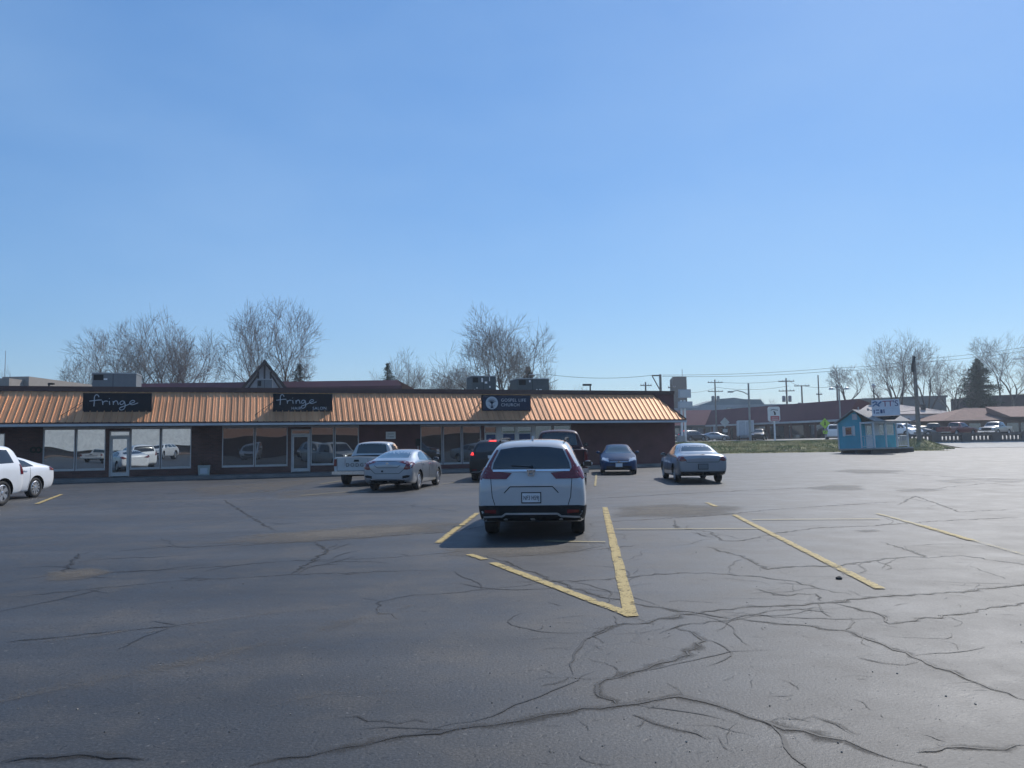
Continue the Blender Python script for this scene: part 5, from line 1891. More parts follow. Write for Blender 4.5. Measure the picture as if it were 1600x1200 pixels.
# pale hall with a low gable
ya = 112
a, b_ = at(1336, 680, ya), at(1500, 680, ya)
z0 = gz((a.x + b_.x) / 2, ya)
tan = empty('pale_hall', ((a.x + b_.x) / 2, ya, z0), 0, 'white walled hall with a low tan gable roof behind the teal kiosk', 'building')
w = b_.x - a.x
ez, rz_ = at(1420, 646, ya).z - z0, at(1420, 632, ya + 4).z - z0
MB().box(-w / 2 + .3, 0, -.3, w / 2 - .9, 9, ez).build('wall', M['stucco'], tan)
mb = MB()
mb.add([(-w / 2, -.6, ez - .05), (w / 2 + .2, -.6, ez - .1), (w / 2 - 6.5, 4, rz_), (-w / 2 + 3, 4, rz_), (w / 2 + .2, 9.5, ez), (-w / 2, 9.5, ez)], [(0, 1, 2, 3), (3, 2, 4, 5), (1, 4, 2), (0, 3, 5), (0, 5, 4, 1)])
mb.build('roof', M['tan_roof'], tan)
mb = MB(); mb.box(w * .19, 1.0, ez + .2, w * .19 + .5, 1.5, ez + 1.3); mb.build('chimney', M['dark_in'], tan)
MB().box(w * .08, -.05, ez * .25, w * .085, -.003, ez - .1).build('downpipe', M['gutter'], tan)

# brown roofed shop at the right edge
yb = 104
a, b_ = at(1487, 680, yb), at(1640, 680, yb)
z0 = gz((a.x + b_.x) / 2, yb)
br = empty('brown_shop', (a.x, yb, z0), 0, 'low brown brick shop with wide hipped brown roof at the right edge', 'building')
w = b_.x - a.x
ez, rz_ = at(1500, 656, yb).z - z0, at(1545, 637, yb + 4).z - z0
MB().box(0, 0, -.3, w, 9, ez).build('wall', M['brown_wall'], br)
mb = MB()
mb.add([(-1.6, -.9, ez - .1), (w + 1, -.9, ez - .1), (w + 1, 4, rz_ - .2), (4.3, 4, rz_), (w + 1, 9.5, ez), (-1.6, 9.5, ez)], [(0, 1, 2, 3), (3, 2, 4, 5), (0, 3, 5), (0, 5, 4, 1)])
mb.build('roof', M['brown_roof'], br)
q0, q1 = at(1562, 634, yb - 1.0), at(1600, 651, yb - 1.0)
lx, lz1, lz0 = q0.x - a.x, q0.z - z0, q1.z - z0
mb = MB(); mb.add([(lx + 1.0, -1.6, lz0), (w + 1, -1.6, lz0), (w + 1, 2.2, lz1), (lx, 2.2, lz1), (lx + .6, 2.4, lz0 - .2)], [(0, 1, 2, 3), (0, 3, 4)]); mb.build('porch_roof', pmat('pale_brown_shingle', (0.27, 0.17, 0.14), 0.9, var=0.15), br, fix=False)
for px in (1497, 1523, 1558, 1582, 1604):
    q = at(px, 668, yb)
    MB().box(q.x - a.x - .8, -.06, .5, q.x - a.x + .8, -.005, ez - .5).build('window', M['shop_glass_dark'], br)

# ------------------------------------------------------------------ buildings behind the mall
M['burgundy'] = pmat('burgundy_roof', (0.10, 0.022, 0.032), 0.6, var=0.15, vscale=0.5)
a, b_ = at(205, 600, 74), at(632, 600, 78)
bg_top = at(420, 594.5, 75).z
mb_o = empty('burgundy_hall', (0, 76, 0), 0, 'long hall with a burgundy roof edge behind the strip mall', 'building')
mb = MB()
prof = [(0, 0.0), (0.5, .9), (2.0, 1.6), (4, 1.8)]
zt = bg_top - 1.5
nx = [a.x - 1.5, b_.x - 1.2, b_.x]
vs = []
for (dy_, dzz) in ((0, 0), (0, .9), (.6, 1.5)):
    vs += [(a.x - 1.5, dy_, zt + dzz), (b_.x - (0 if dzz < 1 else .5), dy_, zt + dzz)]
vs += [(a.x - 1.5, 14, zt + 1.5), (b_.x - .5, 14, zt + 1.5)]
mb.add(vs, [(0, 1, 3, 2), (2, 3, 5, 4), (4, 5, 7, 6)])
mb.build('roof', M['burgundy'], mb_o, fix=False)
MB().box(a.x - 1.3, .3, 0, b_.x - .3, 13.5, zt + .02).build('wall', M['brown_wall'], mb_o)
# steep gable with timber framing
yg = 71
ap, gl, gr = at(413.5, 562, yg), at(374, 604, yg), at(452, 604, yg)
gab = empty('gabled_house', (ap.x, yg, 0), R(19), 'steep dark gable with pale timber framed front poking above the mall roof', 'building')
hw, zA, zE = (gr.x - gl.x) / 2, ap.z, gl.z - .6
MB().prism([(-hw * .93, 0), (hw * .93, 0), (hw * .93, zE), (0, zA - .25), (-hw * .93, zE)], 0, 9, 'y').build('wall', pmat('gable_render', (0.36, 0.36, 0.37), 0.85, var=0.12), gab)
mb = MB()
for sd in (-1, 1):
    mb.add([(0, -.5, zA), (sd * hw * 1.06, -.5, zE - .15), (sd * hw * 1.06, 9.3, zE - .15), (0, 9.3, zA), (0, -.5, zA - .32), (sd * hw * 1.0, -.5, zE - .4), (sd * hw * 1.0, 9.3, zE - .4), (0, 9.3, zA - .32)],
           [(0, 1, 2, 3), (7, 6, 5, 4), (0, 4, 5, 1), (1, 5, 6, 2), (2, 6, 7, 3), (0, 3, 7, 4)])
mb.build('roof', pmat('dark_brown_roof', (0.05, 0.032, 0.03), 0.8), gab)
mb = MB()
for x in (-.55, .0, .55):
    mb.box(x - .08, -.06, zE - .5, x + .08, -.003, zA - .5 - abs(x) * 1.1)
for sd in (-1, 1):
    mb.tube([(sd * hw * .8, -.04, zE - .3), (sd * .5, -.04, zA - 1.3)], .07, 4)
mb.build('timber', pmat('dark_timber', (0.05, 0.04, 0.04), 0.8), gab)
# tan block at the left edge
M['tan_block'] = pmat('tan_block', (0.30, 0.27, 0.24), 0.85, var=0.08)
block('tan_warehouse', 0, 42, 588.5, 66, 14, M['tan_block'], 'tan flat roofed warehouse behind the mall at the left edge', zbase=0)
block('low_tan_warehouse', -60, 11, 591.5, 64, 1.9, M['tan_block'], 'lower tan wing in front of the taller tan warehouse', zbase=0)

# ------------------------------------------------------------------ street furniture
M['pole_wood'] = pmat('pole_timber', (0.22, 0.19, 0.165), 0.9, var=0.25, vscale=3)
M['pole_grey'] = pmat('pole_grey', (0.30, 0.31, 0.31), 0.6, 0.3)


def stand_at(px, Y, py=688):
    p = at(px, py, Y)
    return p.x, gz(p.x, Y)


def height(px, py, Y, z0):
    return at(px, py, Y).z - z0


def upole(px, ptop, Y, label, arms=1, r=.13, transformer=False, armw=1.1, drop=.5, insul=True):
    x, z0 = stand_at(px, Y)
    h = height(px, ptop, Y, z0)
    o = empty('utility_pole', (x, Y, z0), R(random.uniform(-20, 20)), label, 'utility pole', 'utility poles')
    mb = MB(); mb.tube([(0, 0, -.1), (0, 0, h * .5), (0, 0, h)], [r * 1.25, r * 1.1, r * .85], 8); mb.build('pole', M['pole_wood'], o)
    for k in range(arms):
        z = h - drop - k * 1.5
        mb = MB(); mb.box(-armw, -.06 - r, z - .06, armw, .06 - r, z + .06); am = mb.build('crossarm', M['pole_wood'], o)
        mb = MB()
        for t in (-.9, -.45, .45, .9):
            mb.tube([(t * armw, -r, z + .06), (t * armw, -r, z + .24)], .045, 5)
        mb.build('insulator', M['steel'], am)
    if transformer:
        for sx in ((-.45, .45) if transformer > 1 else (-.45,)):
            mb = MB(); mb.lathe([(.22, 0), (.26, .1), (.26, .85), (.18, .95)], (sx, -.05, h - 3.3 - .4), 'z', 10); mb.build('transformer', M['pole_grey'], o)
    return o, h


upole(1120, 593, 128, 'utility pole with two crossarms and twin transformers left of the curved street lamp', 2, transformer=2, armw=1.3)
upole(1232, 591, 120, 'utility pole with two crossarms and twin transformers above the red row', 2, transformer=2, armw=1.2)
upole(1256, 602, 122, 'shorter utility pole with one crossarm and single transformer above the red row', 1, transformer=1, armw=1.2, drop=.1)
upole(1282.5, 586, 118, 'tall thin utility pole with one small crossarm left of the twin headed lamp', 1, r=.10, armw=.5, drop=3.0)
upole(1011, 597, 110, 'utility pole with short crossarm just left of the slanted brace pole', 1, armw=.9)
upole(1052, 600, 105, 'stub of a utility pole beside the dark square tower', 1, armw=.5)
upole(1311.5, 600, 112, 'plain utility pole behind the twin headed lamp', 1, armw=.4)
# pole with long side arm and brace
Y = 92
x, z0 = stand_at(1034.5, Y); h = height(1034.5, 585, Y, z0)
o = empty('utility_pole', (x, Y, z0), 0, 'utility pole with a long side arm held by a slanted brace', 'utility pole', 'utility poles')
mb = MB(); mb.tube([(0, 0, -.1), (0, 0, h)], .15, 8); mb.build('pole', M['pole_wood'], o)
dx = at(1018, 586, Y).x - x
mb = MB(); mb.box(dx, -.2, h - .22, .1, -.1, h - .06); mb.build('crossarm', M['pole_wood'], o)
mb = MB(); mb.tube([(dx * .95, -.15, h - .2), (-.05, -.1, h - 2.0)], .07, 5); mb.build('brace', M['pole_wood'], o)
# near wooden pole by the kiosk
Yp = mc.y + 1.6
x = at(1436.5, 690, Yp).x; z0 = gz(x, Yp) + .5; h = height(1429, 556, Yp, z0)
o = empty('utility_pole', (x, Yp, z0), 0, 'thick bare wooden utility pole rising from the grass mound beside the kiosk', 'utility pole', 'utility poles')
mb = MB(); mb.tube([(0, 0, -.4), (-.05, 0, h * .5), (-.12, 0, h)], [.21, .18, .14], 9); mb.build('pole', M['pole_wood'], o)
mb = MB(); mb.tube([(-.12, -.15, h - .1), (-.35, -.15, h - .9), (-.38, -.15, h - 1.5)], .12, 7); mb.build('cable_head', M['cable'], o)

# curved street lamp
Y = 80.5
x, z0 = stand_at(1172.5, Y); h = height(1171, 599, Y, z0)
o = empty('street_lamp', (x, Y, z0), 0, 'tall grey street lamp with a curved arm reaching left', 'street lamp')
mb = MB(); mb.tube([(0, 0, -.1), (0, 0, h)], [.13, .09], 8); mb.build('pole', M['pole_grey'], o)
ax = at(1142, 612, Y).x - x; az_ = height(1142, 612, Y, z0); a0 = height(1171, 617, Y, z0)
mb = MB(); mb.tube([(0, 0, a0), (ax * .3, 0, a0 + .3), (ax * .65, 0, az_ + .12), (ax * .95, 0, az_)], .05, 6); mb.build('arm', M['pole_grey'], o)
mb = MB(); mb.cbox((ax * 1.02, 0, az_ - .02), (.55, .25, .16)); mb.build('lamp_head', M['steel'], o)
# twin headed lamp
Y = 84
x, z0 = stand_at(1314.5, Y); h = height(1314.5, 607, Y, z0)
o = empty('street_lamp', (x, Y, z0), 0, 'slim pale lamp post with two round heads behind the kiosk', 'street lamp')
mb = MB(); mb.tube([(0, 0, -.1), (0, 0, h)], .085, 8); mb.tube([(-.85, 0, h - .05), (.85, 0, h - .05)], .04, 6); mb.build('pole', M['pole_grey'], o)
for sx in (-.85, .85):
    mb = MB(); mb.lathe([(.04, -.05), (.26, -.12), (.22, .08), (.06, .14)], (sx, 0, h), 'z', 10); mb.build('lamp_head', M['steel'], o)
# lantern on post
Y = 118
x, z0 = stand_at(1369, Y); h = height(1369, 603, Y, z0)
o = empty('street_lamp', (x, Y, z0), 0, 'black lantern on a thin post above the kiosk sign', 'street lamp')
mb = MB(); mb.tube([(0, 0, -.1), (0, 0, h - .5)], .09, 6); mb.build('pole', M['black'], o)
mb = MB(); mb.lathe([(.12, -.5), (.3, .0), (.36, .05), (.08, .35)], (0, 0, h), 'z', 6); mb.build('lantern', M['steel'], o)
# flat lamps above the mall roof
for px, ptop, Y, w_, lab in ((924, 599.5, 62, .55, 'square shoebox lamp on a short post above the copper roof'), (74, 598.5, 60, .35, 'small lamp post tip above the left end of the mall roof')):
    x, z0 = stand_at(px, Y); h = height(px, ptop, Y, z0)
    o = empty('street_lamp', (x, Y, 0), 0, lab, 'street lamp')
    mb = MB(); mb.tube([(0, 0, 0), (0, 0, h - .05)], .06, 6); mb.build('pole', M['black'], o)
    mb = MB(); mb.box(-w_ * 1.1 if px > 500 else -.02, -.15, h - .14, .1 if px > 500 else w_, .15, h); mb.build('lamp_head', M['black'], o)
x, z0 = stand_at(4, 90); h = height(4, 548, 90, 0)
o = empty('radio_mast', (x, 90, 0), 0, 'thin pale mast at the far left above the mall roof', 'mast')
mb = MB(); mb.tube([(0, 0, 0), (0, 0, h)], [.10, .03], 5); mb.build('pole', M['steel'], o)
# lamp at the right edge
Y = 90
x, z0 = stand_at(1612, Y); h = height(1600, 561, Y, z0)
o = empty('street_lamp', (x, Y, z0), 0, 'street lamp with a flat pale head reaching in from the right edge', 'street lamp')
mb = MB(); mb.tube([(0, 0, -.1), (0, 0, h)], .08, 6); mb.tube([(0, 0, h - .05), (-.6, 0, h + .02)], .04, 5); mb.build('pole', M['pole_grey'], o)
mb = MB(); mb.cbox((-1.1, 0, h + .02), (.95, .3, .12)); mb.build('lamp_head', M['white'], o)

# pylon sign beyond the bank
Y = 84
x, z0 = stand_at(1069, Y)
o = empty('pylon_sign', (x, Y, z0), R(4), 'tall pylon sign with two pale grey panels on white posts behind the mall corner', 'sign')
for px in (1066, 1071.5):
    mb = MB(); mb.tube([(at(px, 688, Y).x - x, 0, -.2), (at(px, 688, Y).x - x, 0, height(1070, 625, Y, z0))], .12, 8); mb.build('post', M['white'], o)
M['panel_grey'] = pmat('panel_grey', (0.36, 0.40, 0.46), 0.6, var=0.06)
for (pa, pb, pt, pbm, nm) in ((1060.5, 1079, 608.5, 621.5, 'upper_panel'), (1059.5, 1081, 627.5, 638, 'lower_panel')):
    x0, x1 = at(pa, 620, Y).x - x, at(pb, 620, Y).x - x
    MB().box(x0, -.22, height(1070, pbm, Y, z0), x1, .22, height(1070, pt, Y, z0)).build(nm, M['panel_grey'], o)
    mb = MB(); z1_, z0_ = height(1070, pt, Y, z0), height(1070, pbm, Y, z0)
    mb.box(x0 + .08, -.235, z0_ + .08, x1 - .08, -.221, z1_ - .08); mb.build('sign_face', M['sign_letter'], o)
x0 = at(1067, 690, Y).x - x
MB().box(x0 - .55, -.5, -.1, x0 + .1, .5, .75).build('base', M['concrete'], o)

# diamond traffic signs
def diamond(px, pc, Y, size, face_mat, back, label, plaque=True, arrow=False):
    x, z0 = stand_at(px, Y); zc = height(px, pc, Y, z0)
    o = empty('traffic_sign', (x, Y, z0), R(8), label, 'traffic sign')
    mb = MB(); mb.tube([(0, 0.04, -.1), (0, 0.04, zc + size * .6)], .035, 6); mb.build('post', M['pole_grey'], o)
    s = size / math.sqrt(2)
    mb = MB(); mb.prism([(0, zc - s), (s, zc), (0, zc + s), (-s, zc)], -.012, .0, 'y'); mb.build('sign_plate', face_mat, o)
    if not back:
        mb = MB(); mb.tube([(0, -.02, zc - .02), (0.0, -.02, zc + .16)], .06, 6); mb.tube([(0, -.02, zc), (-.1, -.02, zc - .22)], .035, 5); mb.tube([(0, -.02, zc), (.1, -.02, zc - .22)], .035, 5); mb.tube([(0, -.02, zc + .24), (0, -.02, zc + .3)], .06, 6)
        mb.build('walking_figure', M['black'], o)
    if plaque:
        zc2 = zc - size * 1.15
        MB().box(-.26, -.012, zc2 - .17, .26, .0, zc2 + .17).build('plaque', face_mat, o)
        if arrow:
            mb = MB(); mb.prism([(-.16, zc2 - .08), (-.12, zc2 - .12), (.06, zc2 + .04), (.10, zc2 - .0), (.12, zc2 + .12), (-.02, zc2 + .1), (.02, zc2 + .06)], -.018, -.0125, 'y'); mb.build('arrow', M['black'], o)


diamond(1290, 661.5, 82, .82, pmat('fluorescent_yellow', (0.40, 0.62, 0.06), 0.5, var=0.05), False, 'yellow green pedestrian crossing sign with arrow plaque left of the kiosk', True, True)
diamond(1133.5, 660, 80, .74, M['steel'], True, 'grey back of a diamond traffic sign standing on the grass bank')
# tall shop sign with a red band
Y = 83
x, z0 = stand_at(1211, Y)
o = empty('shop_sign_post', (x, Y, z0), R(4), 'white upright sign with dark ornament and red band on a white post', 'sign')
mb = MB(); mb.tube([(0, 0, -.1), (0, 0, height(1209, 657, Y, z0))], .10, 8); mb.build('post', M['white'], o)
x0, x1, za, zb2 = at(1200, 650, Y).x - x, at(1218.5, 650, Y).x - x, height(1209, 658.5, Y, z0), height(1209, 635.5, Y, z0)
mb = MB(); c_ = .14
mb.prism([(x0 + c_, za), (x1 - c_, za), (x1, za + c_), (x1, zb2 - c_), (x1 - c_, zb2), (x0 + c_, zb2), (x0, zb2 - c_), (x0, za + c_)], -.12, .12, 'y'); mb.build('sign_box', M['white'], o)
wS, hS = x1 - x0, zb2 - za
MB().box(x0 + wS * .16, -.135, za + hS * .05, x1 - wS * .08, -.121, za + hS * .36).build('red_band', pmat('band_red', (0.42, 0.05, 0.06), 0.6), o)
mb = MB(); mb.box(x0 + wS * .24, -.142, za + hS * .12, x1 - wS * .16, -.136, za + hS * .15); mb.box(x0 + wS * .24, -.142, za + hS * .22, x1 - wS * .16, -.136, za + hS * .25); mb.build('band_line', M['white'], o)
mb = MB(); mb.tube([(x0 + wS * .45, -.13, za + hS * .7), (x0 + wS * .55, -.13, za + hS * .58), (x0 + wS * .55, -.13, za + hS * .44)], [.05, .09, .11], 6)
mb.tube([(x0 + wS * .2, -.13, za + hS * .76), (x0 + wS * .4, -.13, za + hS * .82), (x0 + wS * .6, -.13, za + hS * .78), (x0 + wS * .82, -.13, za + hS * .76)], .035, 5); mb.build('ornament', M['dark_in'], o)

# stone balustrade of the bridge
M['baluster'] = pmat('old_concrete', (0.13, 0.115, 0.105), 0.9, var=0.25, vscale=0.8, bmp=0.2)
Yb = 77.2
x0, x1 = at(1414, 690, Yb).x, at(1650, 690, Yb).x
zb_ = gz((x0 + x1) / 2, Yb)
bal = empty('bridge_balustrade', (x0, Yb, zb_), 0, 'weathered concrete bridge balustrade with upright openings along the right edge', 'balustrade')
Lb = x1 - x0
MB().box(0, -.18, -.3, Lb, .18, .20).build('plinth', M['baluster'], bal)
MB().box(0, -.2, .66, Lb, .2, .84).build('top_rail', M['baluster'], bal)
pn = 5
piers = [Lb * k / pn for k in range(pn + 1)]
for x in piers:
    MB().box(x - .45, -.24, -.3, x + .45, .24, .93).build('pier', M['baluster'], bal)
for a_, b2 in zip(piers, piers[1:]):
    n = int((b2 - a_ - 1.0) / .30)
    for k in range(n):
        xx = a_ + .55 + (b2 - a_ - 1.1) * k / (n - 1)
        MB().box(xx - .07, -.1, .2, xx + .07, .1, .66).build('baluster', M['baluster'], bal)

# ------------------------------------------------------------------ vehicles across the road and behind the camera
def spot(px, Y):
    return at(px, 688, Y).x


clone(cv, P['silver'], P['silver'], 'silver sedan parked side on in front of the grey green shop fronts', spot(1117, 124), 124, 96, 'far_sedan', 1.0)
clone(ex, P['black'], P['grey'], 'dark parked crossover half hidden behind the mall corner', spot(1083, 120), 120, 60, 'far_crossover', 1.0)
clone(cx, P['white_shade'], P['black'], 'dark crossover parked nose out beside the white box truck', spot(1187, 112), 112, 205, 'far_crossover', 1.0)
for nm in ('badge', 'emblem', 'license_plate'):
    for o in [q for q in bpy.data.objects if q.parent is not None and q.parent.name.startswith('far_') and q.name.startswith(nm)]:
        for ch in o.children_recursive: bpy.data.objects.remove(ch)
        bpy.data.objects.remove(o)
clone(wg, P['white'], P['white'], 'white wagon with its rear towards us left of the kiosk', spot(1304, 90), 90, 20, 'far_wagon', 1.0)
clone(wg, P['white'], P['black'], 'dark boxy wagon seen from behind in front of the white hall', spot(1459, 100), 100, 28, 'far_wagon', 1.0)
clone(rp, P['maroon'], P['red'], 'dark red pickup with a chrome bumper in front of the brown shop', spot(1497, 97), 97, 62, 'far_pickup', 1.05)
clone(wp, P['white_old'], P['grey'], 'dark grey pickup with gleaming hood parked nearest the right edge', spot(1556, 96), 96, 232, 'far_pickup', 1.05)
clone(cx, P['white_shade'], P['white'], 'white crossover seen through the kiosk porch railing', spot(1411, 92), 92, 160, 'porch_view_crossover', 1.0)
clone(im, P['silver_dark'], P['grey'], 'grey saloon glimpsed between the kiosk porch and the wooden pole', spot(1428, 97), 97, 100, 'far_sedan', 1.0)
clone(bl, P['blue'], P['tan'], 'tan car partly hidden behind the thick wooden pole', spot(1444, 99), 99, 95, 'far_car', 1.0)
for r_ in [q for q in bpy.data.objects if q.type == 'EMPTY' and q.name.startswith(('far_pickup', 'porch_view'))]:
    for ch in list(r_.children):
        if ch.name.startswith(('lettering', 'badge', 'emblem', 'license_plate')):
            for g in ch.children_recursive: bpy.data.objects.remove(g)
            bpy.data.objects.remove(ch)
# box truck
Y = 116
x = spot(1166, Y)
o = empty('box_truck', (x, Y, gz(x, Y)), R(-14), 'white box truck seen from behind in front of the red row', 'truck')
mb = MB(); mb.box(-1.15, 0, .75, 1.15, 5.2, 3.0); mb.build('cargo_box', pmat('truck_box', (0.48, 0.49, 0.50), 0.5), o)
mb = MB(); mb.box(-1.17, -.03, .7, -1.05, .02, 3.02); mb.box(1.05, -.03, .7, 1.17, .02, 3.02); mb.box(-1.05, -.03, 2.9, 1.05, .02, 3.02); mb.box(-.03, -.03, .8, .03, -.002, 2.9); mb.build('door_frame', M['white'], o)
mb = MB(); mb.prism([(5.25, .6), (7.2, .6), (7.25, 1.2), (6.6, 1.4), (6.2, 2.3), (5.25, 2.35)], -1.0, 1.0, 'x'); mb.build('cab', P['white'], o)
MB().box(-1.1, -.25, .45, 1.1, -.05, .6).build('bumper', M['steel'], o)
for (sx, yy) in ((-.95, 1.3), (.95, 1.3), (-.95, 6.3), (.95, 6.3)):
    mb = MB(); mb.lathe([(.2, -.13), (.45, -.13), (.48, 0), (.45, .13), (.2, .13)], (sx, yy, .48), 'x', 18); mb.build('wheel', M['rubber'], o)
for sx in (-1, 1):
    MB().box(sx * .98 - .08, -.27, .47, sx * .98 + .08, -.252, .58).build('taillight', M['lamp_red'], o)

# what stands behind the camera and shows in the shop windows
opp = empty('opposite_building', (6, -30, 0), R(18), 'white fronted store behind the photographer that shows only in the shop windows', 'building')
MB().box(-45, -8, 0, -4, 0, 1.5).build('lower_wall', M['brown_wall'], opp)
MB().box(-45, -8, 1.55, -4, .8, 6.2).build('white_fascia', pmat('white_fascia', (0.75, 0.74, 0.71), 0.7), opp)
MB().box(-4, -8, 0, 40, -.8, 2.7).build('shop_front', M['red_wall'], opp)
mb = MB(); mb.add([(-3.9, 1.2, 2.7), (40, 1.2, 2.7), (40, -.7, 5.2), (-3.9, -.7, 5.2), (-3.9, -8, 5.2), (40, -8, 5.2)], [(1, 0, 3, 2), (2, 3, 4, 5)]); mb.build('brown_canopy', pmat('brown_canopy', (0.20, 0.10, 0.065), 0.8), opp)
clone(wp, P['white_old'], P['white_old'], 'white pickup parked behind the photographer', -13.5, -7, 150, 'reflected_pickup', 1.0)
clone(wg, P['white'], P['white'], 'white boxy wagon parked behind the photographer', -7.5, -9, -30, 'reflected_wagon', 1.0)
clone(cx, P['white_shade'], P['silver'], 'silver crossover parked behind the photographer', 2.5, -10, -25, 'reflected_crossover', 1.0)
clone(im, P['silver_dark'], P['black'], 'black saloon parked behind the photographer', 8.5, -8, -28, 'reflected_saloon', 1.0)
# ------------------------------------------------------------------ trees
M['bark'] = pmat('bark', (0.13, 0.105, 0.09), 0.95, var=0.3, vscale=2)
M['twig'] = pmat('twigs', (0.23, 0.195, 0.17), 0.95, var=0.25, vscale=0.5)
M['twig_pale'] = pmat('pale_twigs', (0.27, 0.23, 0.21), 0.95, var=0.25, vscale=0.5)
M['needle'] = pmat('conifer_needles', (0.030, 0.050, 0.028), 0.9, var=0.4, vscale=0.8)
M['needle_grey'] = pmat('grey_green_needles', (0.055, 0.065, 0.045), 0.9, var=0.4, vscale=0.8)


def bare_tree(px, ptop, Y, w_px, label, seed, stems=1, fork=.25, up=.55, levels=5, z0=None, base_px=None, dens=.95, twig='twig', thick=1.0, group='bare trees', name='bare_tree', rmin=.012):
    """recursive branching inside an egg-shaped crown whose top, width and base come from the photo"""
    rnd = random.Random(seed)
    x = at(base_px or px, 640, Y).x
    zb = gz(x, Y) if z0 is None else z0
    H = (at(px, ptop, Y).z - zb) * .955
    W = w_px / 1200.0 * Y / 2
    o = empty(name, (x, Y, zb), 0, label, 'tree', group)
    trunk, crown = MB(), MB()
    cx_ = at(px, 640, Y).x - x
    cz = H * (fork + 1) / 2
    rz_ = H * (1 - fork) / 2 * 1.06

    def inside(p):
        dx, dy_, dz = (p.x - cx_) / W, p.y / W, (p.z - cz) / rz_
        return dx * dx + dy_ * dy_ + dz * dz

    def limb(p, d, length, r, lev):
        n = 4 if lev < 1 else (3 if lev < 4 else 2)
        pts, rs = [p.copy()], [r]
        kids = []
        for i in range(n):
            d = (d + Vector((rnd.gauss(0, .13), rnd.gauss(0, .13), rnd.gauss(0.02, .08) + (.04 * up if lev else 0)))).normalized()
            p = p + d * (length / n)
            pts.append(p.copy())
            rs.append(r * (1 - .55 * (i + 1) / n))
            if lev < levels and inside(p) < 1.25:
                if i >= (0 if lev else 1):
                    kids.append((p.copy(), d.copy(), rs[-1], i / n))
        dst = trunk if lev <= 1 else crown
        dst.tube(pts, [max(q, rmin * .7) for q in rs], 6 if lev == 0 else (4 if lev < 3 else 3), cap=False)
        if inside(p) > 1.3:
            return
        for (q, dd, rr, t) in kids:
            m = 0 if rnd.random() > dens else (2 if rnd.random() < .14 + max(0, dens - 1) else 1)
            for _ in range(m):
                a = rnd.uniform(0, 6.283)
                side = dd.cross(Vector((math.cos(a), math.sin(a), .3))).normalized()
                ang = rnd.uniform(.45, 1.0) if lev else rnd.uniform(.3, .75)
                nd = (dd * math.cos(ang) + side * math.sin(ang) + Vector((0, 0, up * .22))).normalized()
                L2 = length * rnd.uniform(.5, .78)
                if inside(q + nd * L2) > 1.35:
                    L2 *= .55
                limb(q, nd, L2, max(rmin, rr * rnd.uniform(.55, .75)), lev + 1)
        # leader continues
        if lev < levels and lev > 0:
            limb(p, d, length * .66, max(rmin, r * .45), lev + 1)

    for s in range(stems):
        a = 6.283 * s / max(1, stems) + rnd.uniform(0, 1)
        lean = .0 if stems == 1 else .22
        d = Vector((math.cos(a) * lean + cx_ / H * .6, math.sin(a) * lean * .6, 1)).normalized()
        r0 = H * .021 * thick * (1.0 if stems == 1 else .72)
        p0 = Vector((math.cos(a) * .12 * (stems > 1), math.sin(a) * .12 * (stems > 1), -.2))
        # bole up to the fork
        hb = H * fork * rnd.uniform(.85, 1.1)
        p1 = p0 + d * hb
        trunk.tube([p0, p0.lerp(p1, .5) + Vector((rnd.gauss(0, .06), 0, 0)), p1], [r0 * 1.35, r0 * 1.05, r0 * .95], 7, cap=False)
        k = rnd.randint(3, 4) if stems == 1 else 2
        a0 = rnd.uniform(0, 6.283)
        for i in range(k):
            a = a0 + 6.283 * i / k + rnd.uniform(-.4, .4)
            sp = rnd.uniform(.35, .85) * min(1.3, W / (H * (1 - fork)) * 1.9)
            nd = (d + Vector((math.cos(a) * sp, math.sin(a) * sp, 0))).normalized()
            limb(p1, nd, H * (1 - fork) * rnd.uniform(.40, .52), r0 * .72, 0)
    trunk.build('trunk', M['bark'], o, True, fix=False)
    crown.build('crown', M[twig], o, fix=False)
    return len(crown.f)


def conifer(px, ptop, Y, w_px, label, seed, z0=None, mat='needle', rounded=False, group='conifers'):
    rnd = random.Random(seed)
    x = at(px, 640, Y).x
    zb = gz(x, Y) if z0 is None else z0
    H = at(px, ptop, Y).z - zb
    W = w_px / 1200.0 * Y / 2
    o = empty('conifer', (x, Y, zb), 0, label, 'tree', group)
    mb = MB(); mb.tube([(0, 0, -.2), (0, 0, H * .95)], [H * .02, .03], 7); mb.build('trunk', M['bark'], o)
    vs, fs = [], []
    z = H * .12
    while z < H * .99:
        t = z / H
        if rounded:
            rad = W * (math.sin(math.pi * min(1, (t - .02) * .92 + .12))) ** .7 * rnd.uniform(.65, 1.15)
        else:
            rad = W * (1 - t) ** .85 * rnd.uniform(.65, 1.2) + .1
        for b_ in range(8 if not rounded else 10):
            a = rnd.uniform(0, 6.283)
            L_ = rad * rnd.uniform(.55, 1.08)
            dr = rnd.uniform(-.15, .22) if rounded else rnd.uniform(-.28, .05)
            nseg = max(4, int(L_ / .16))
            for i in range(nseg):
                s = (i + .4) / nseg
                c = Vector((math.cos(a) * L_ * s, math.sin(a) * L_ * s, z + dr * L_ * s))
                for _ in range(4):
                    q = c + Vector((rnd.gauss(0, .10), rnd.gauss(0, .10), rnd.gauss(0, .09)))
                    sz = rnd.uniform(.07, .19) * (1.9 if rounded else 1.25)
                    u = Vector((rnd.gauss(0, 1), rnd.gauss(0, 1), rnd.gauss(0, .6))).normalized() * sz
                    w = Vector((rnd.gauss(0, 1), rnd.gauss(0, 1), rnd.gauss(0, .6))).normalized() * sz * .4
                    k = len(vs)
                    vs += [q - u, q + w, q + u]
                    fs.append((k, k + 1, k + 2))
        z += H * .016 + .05
    mb = MB(); mb.add(vs, fs)
    mb.build('crown', M[mat], o, fix=False)


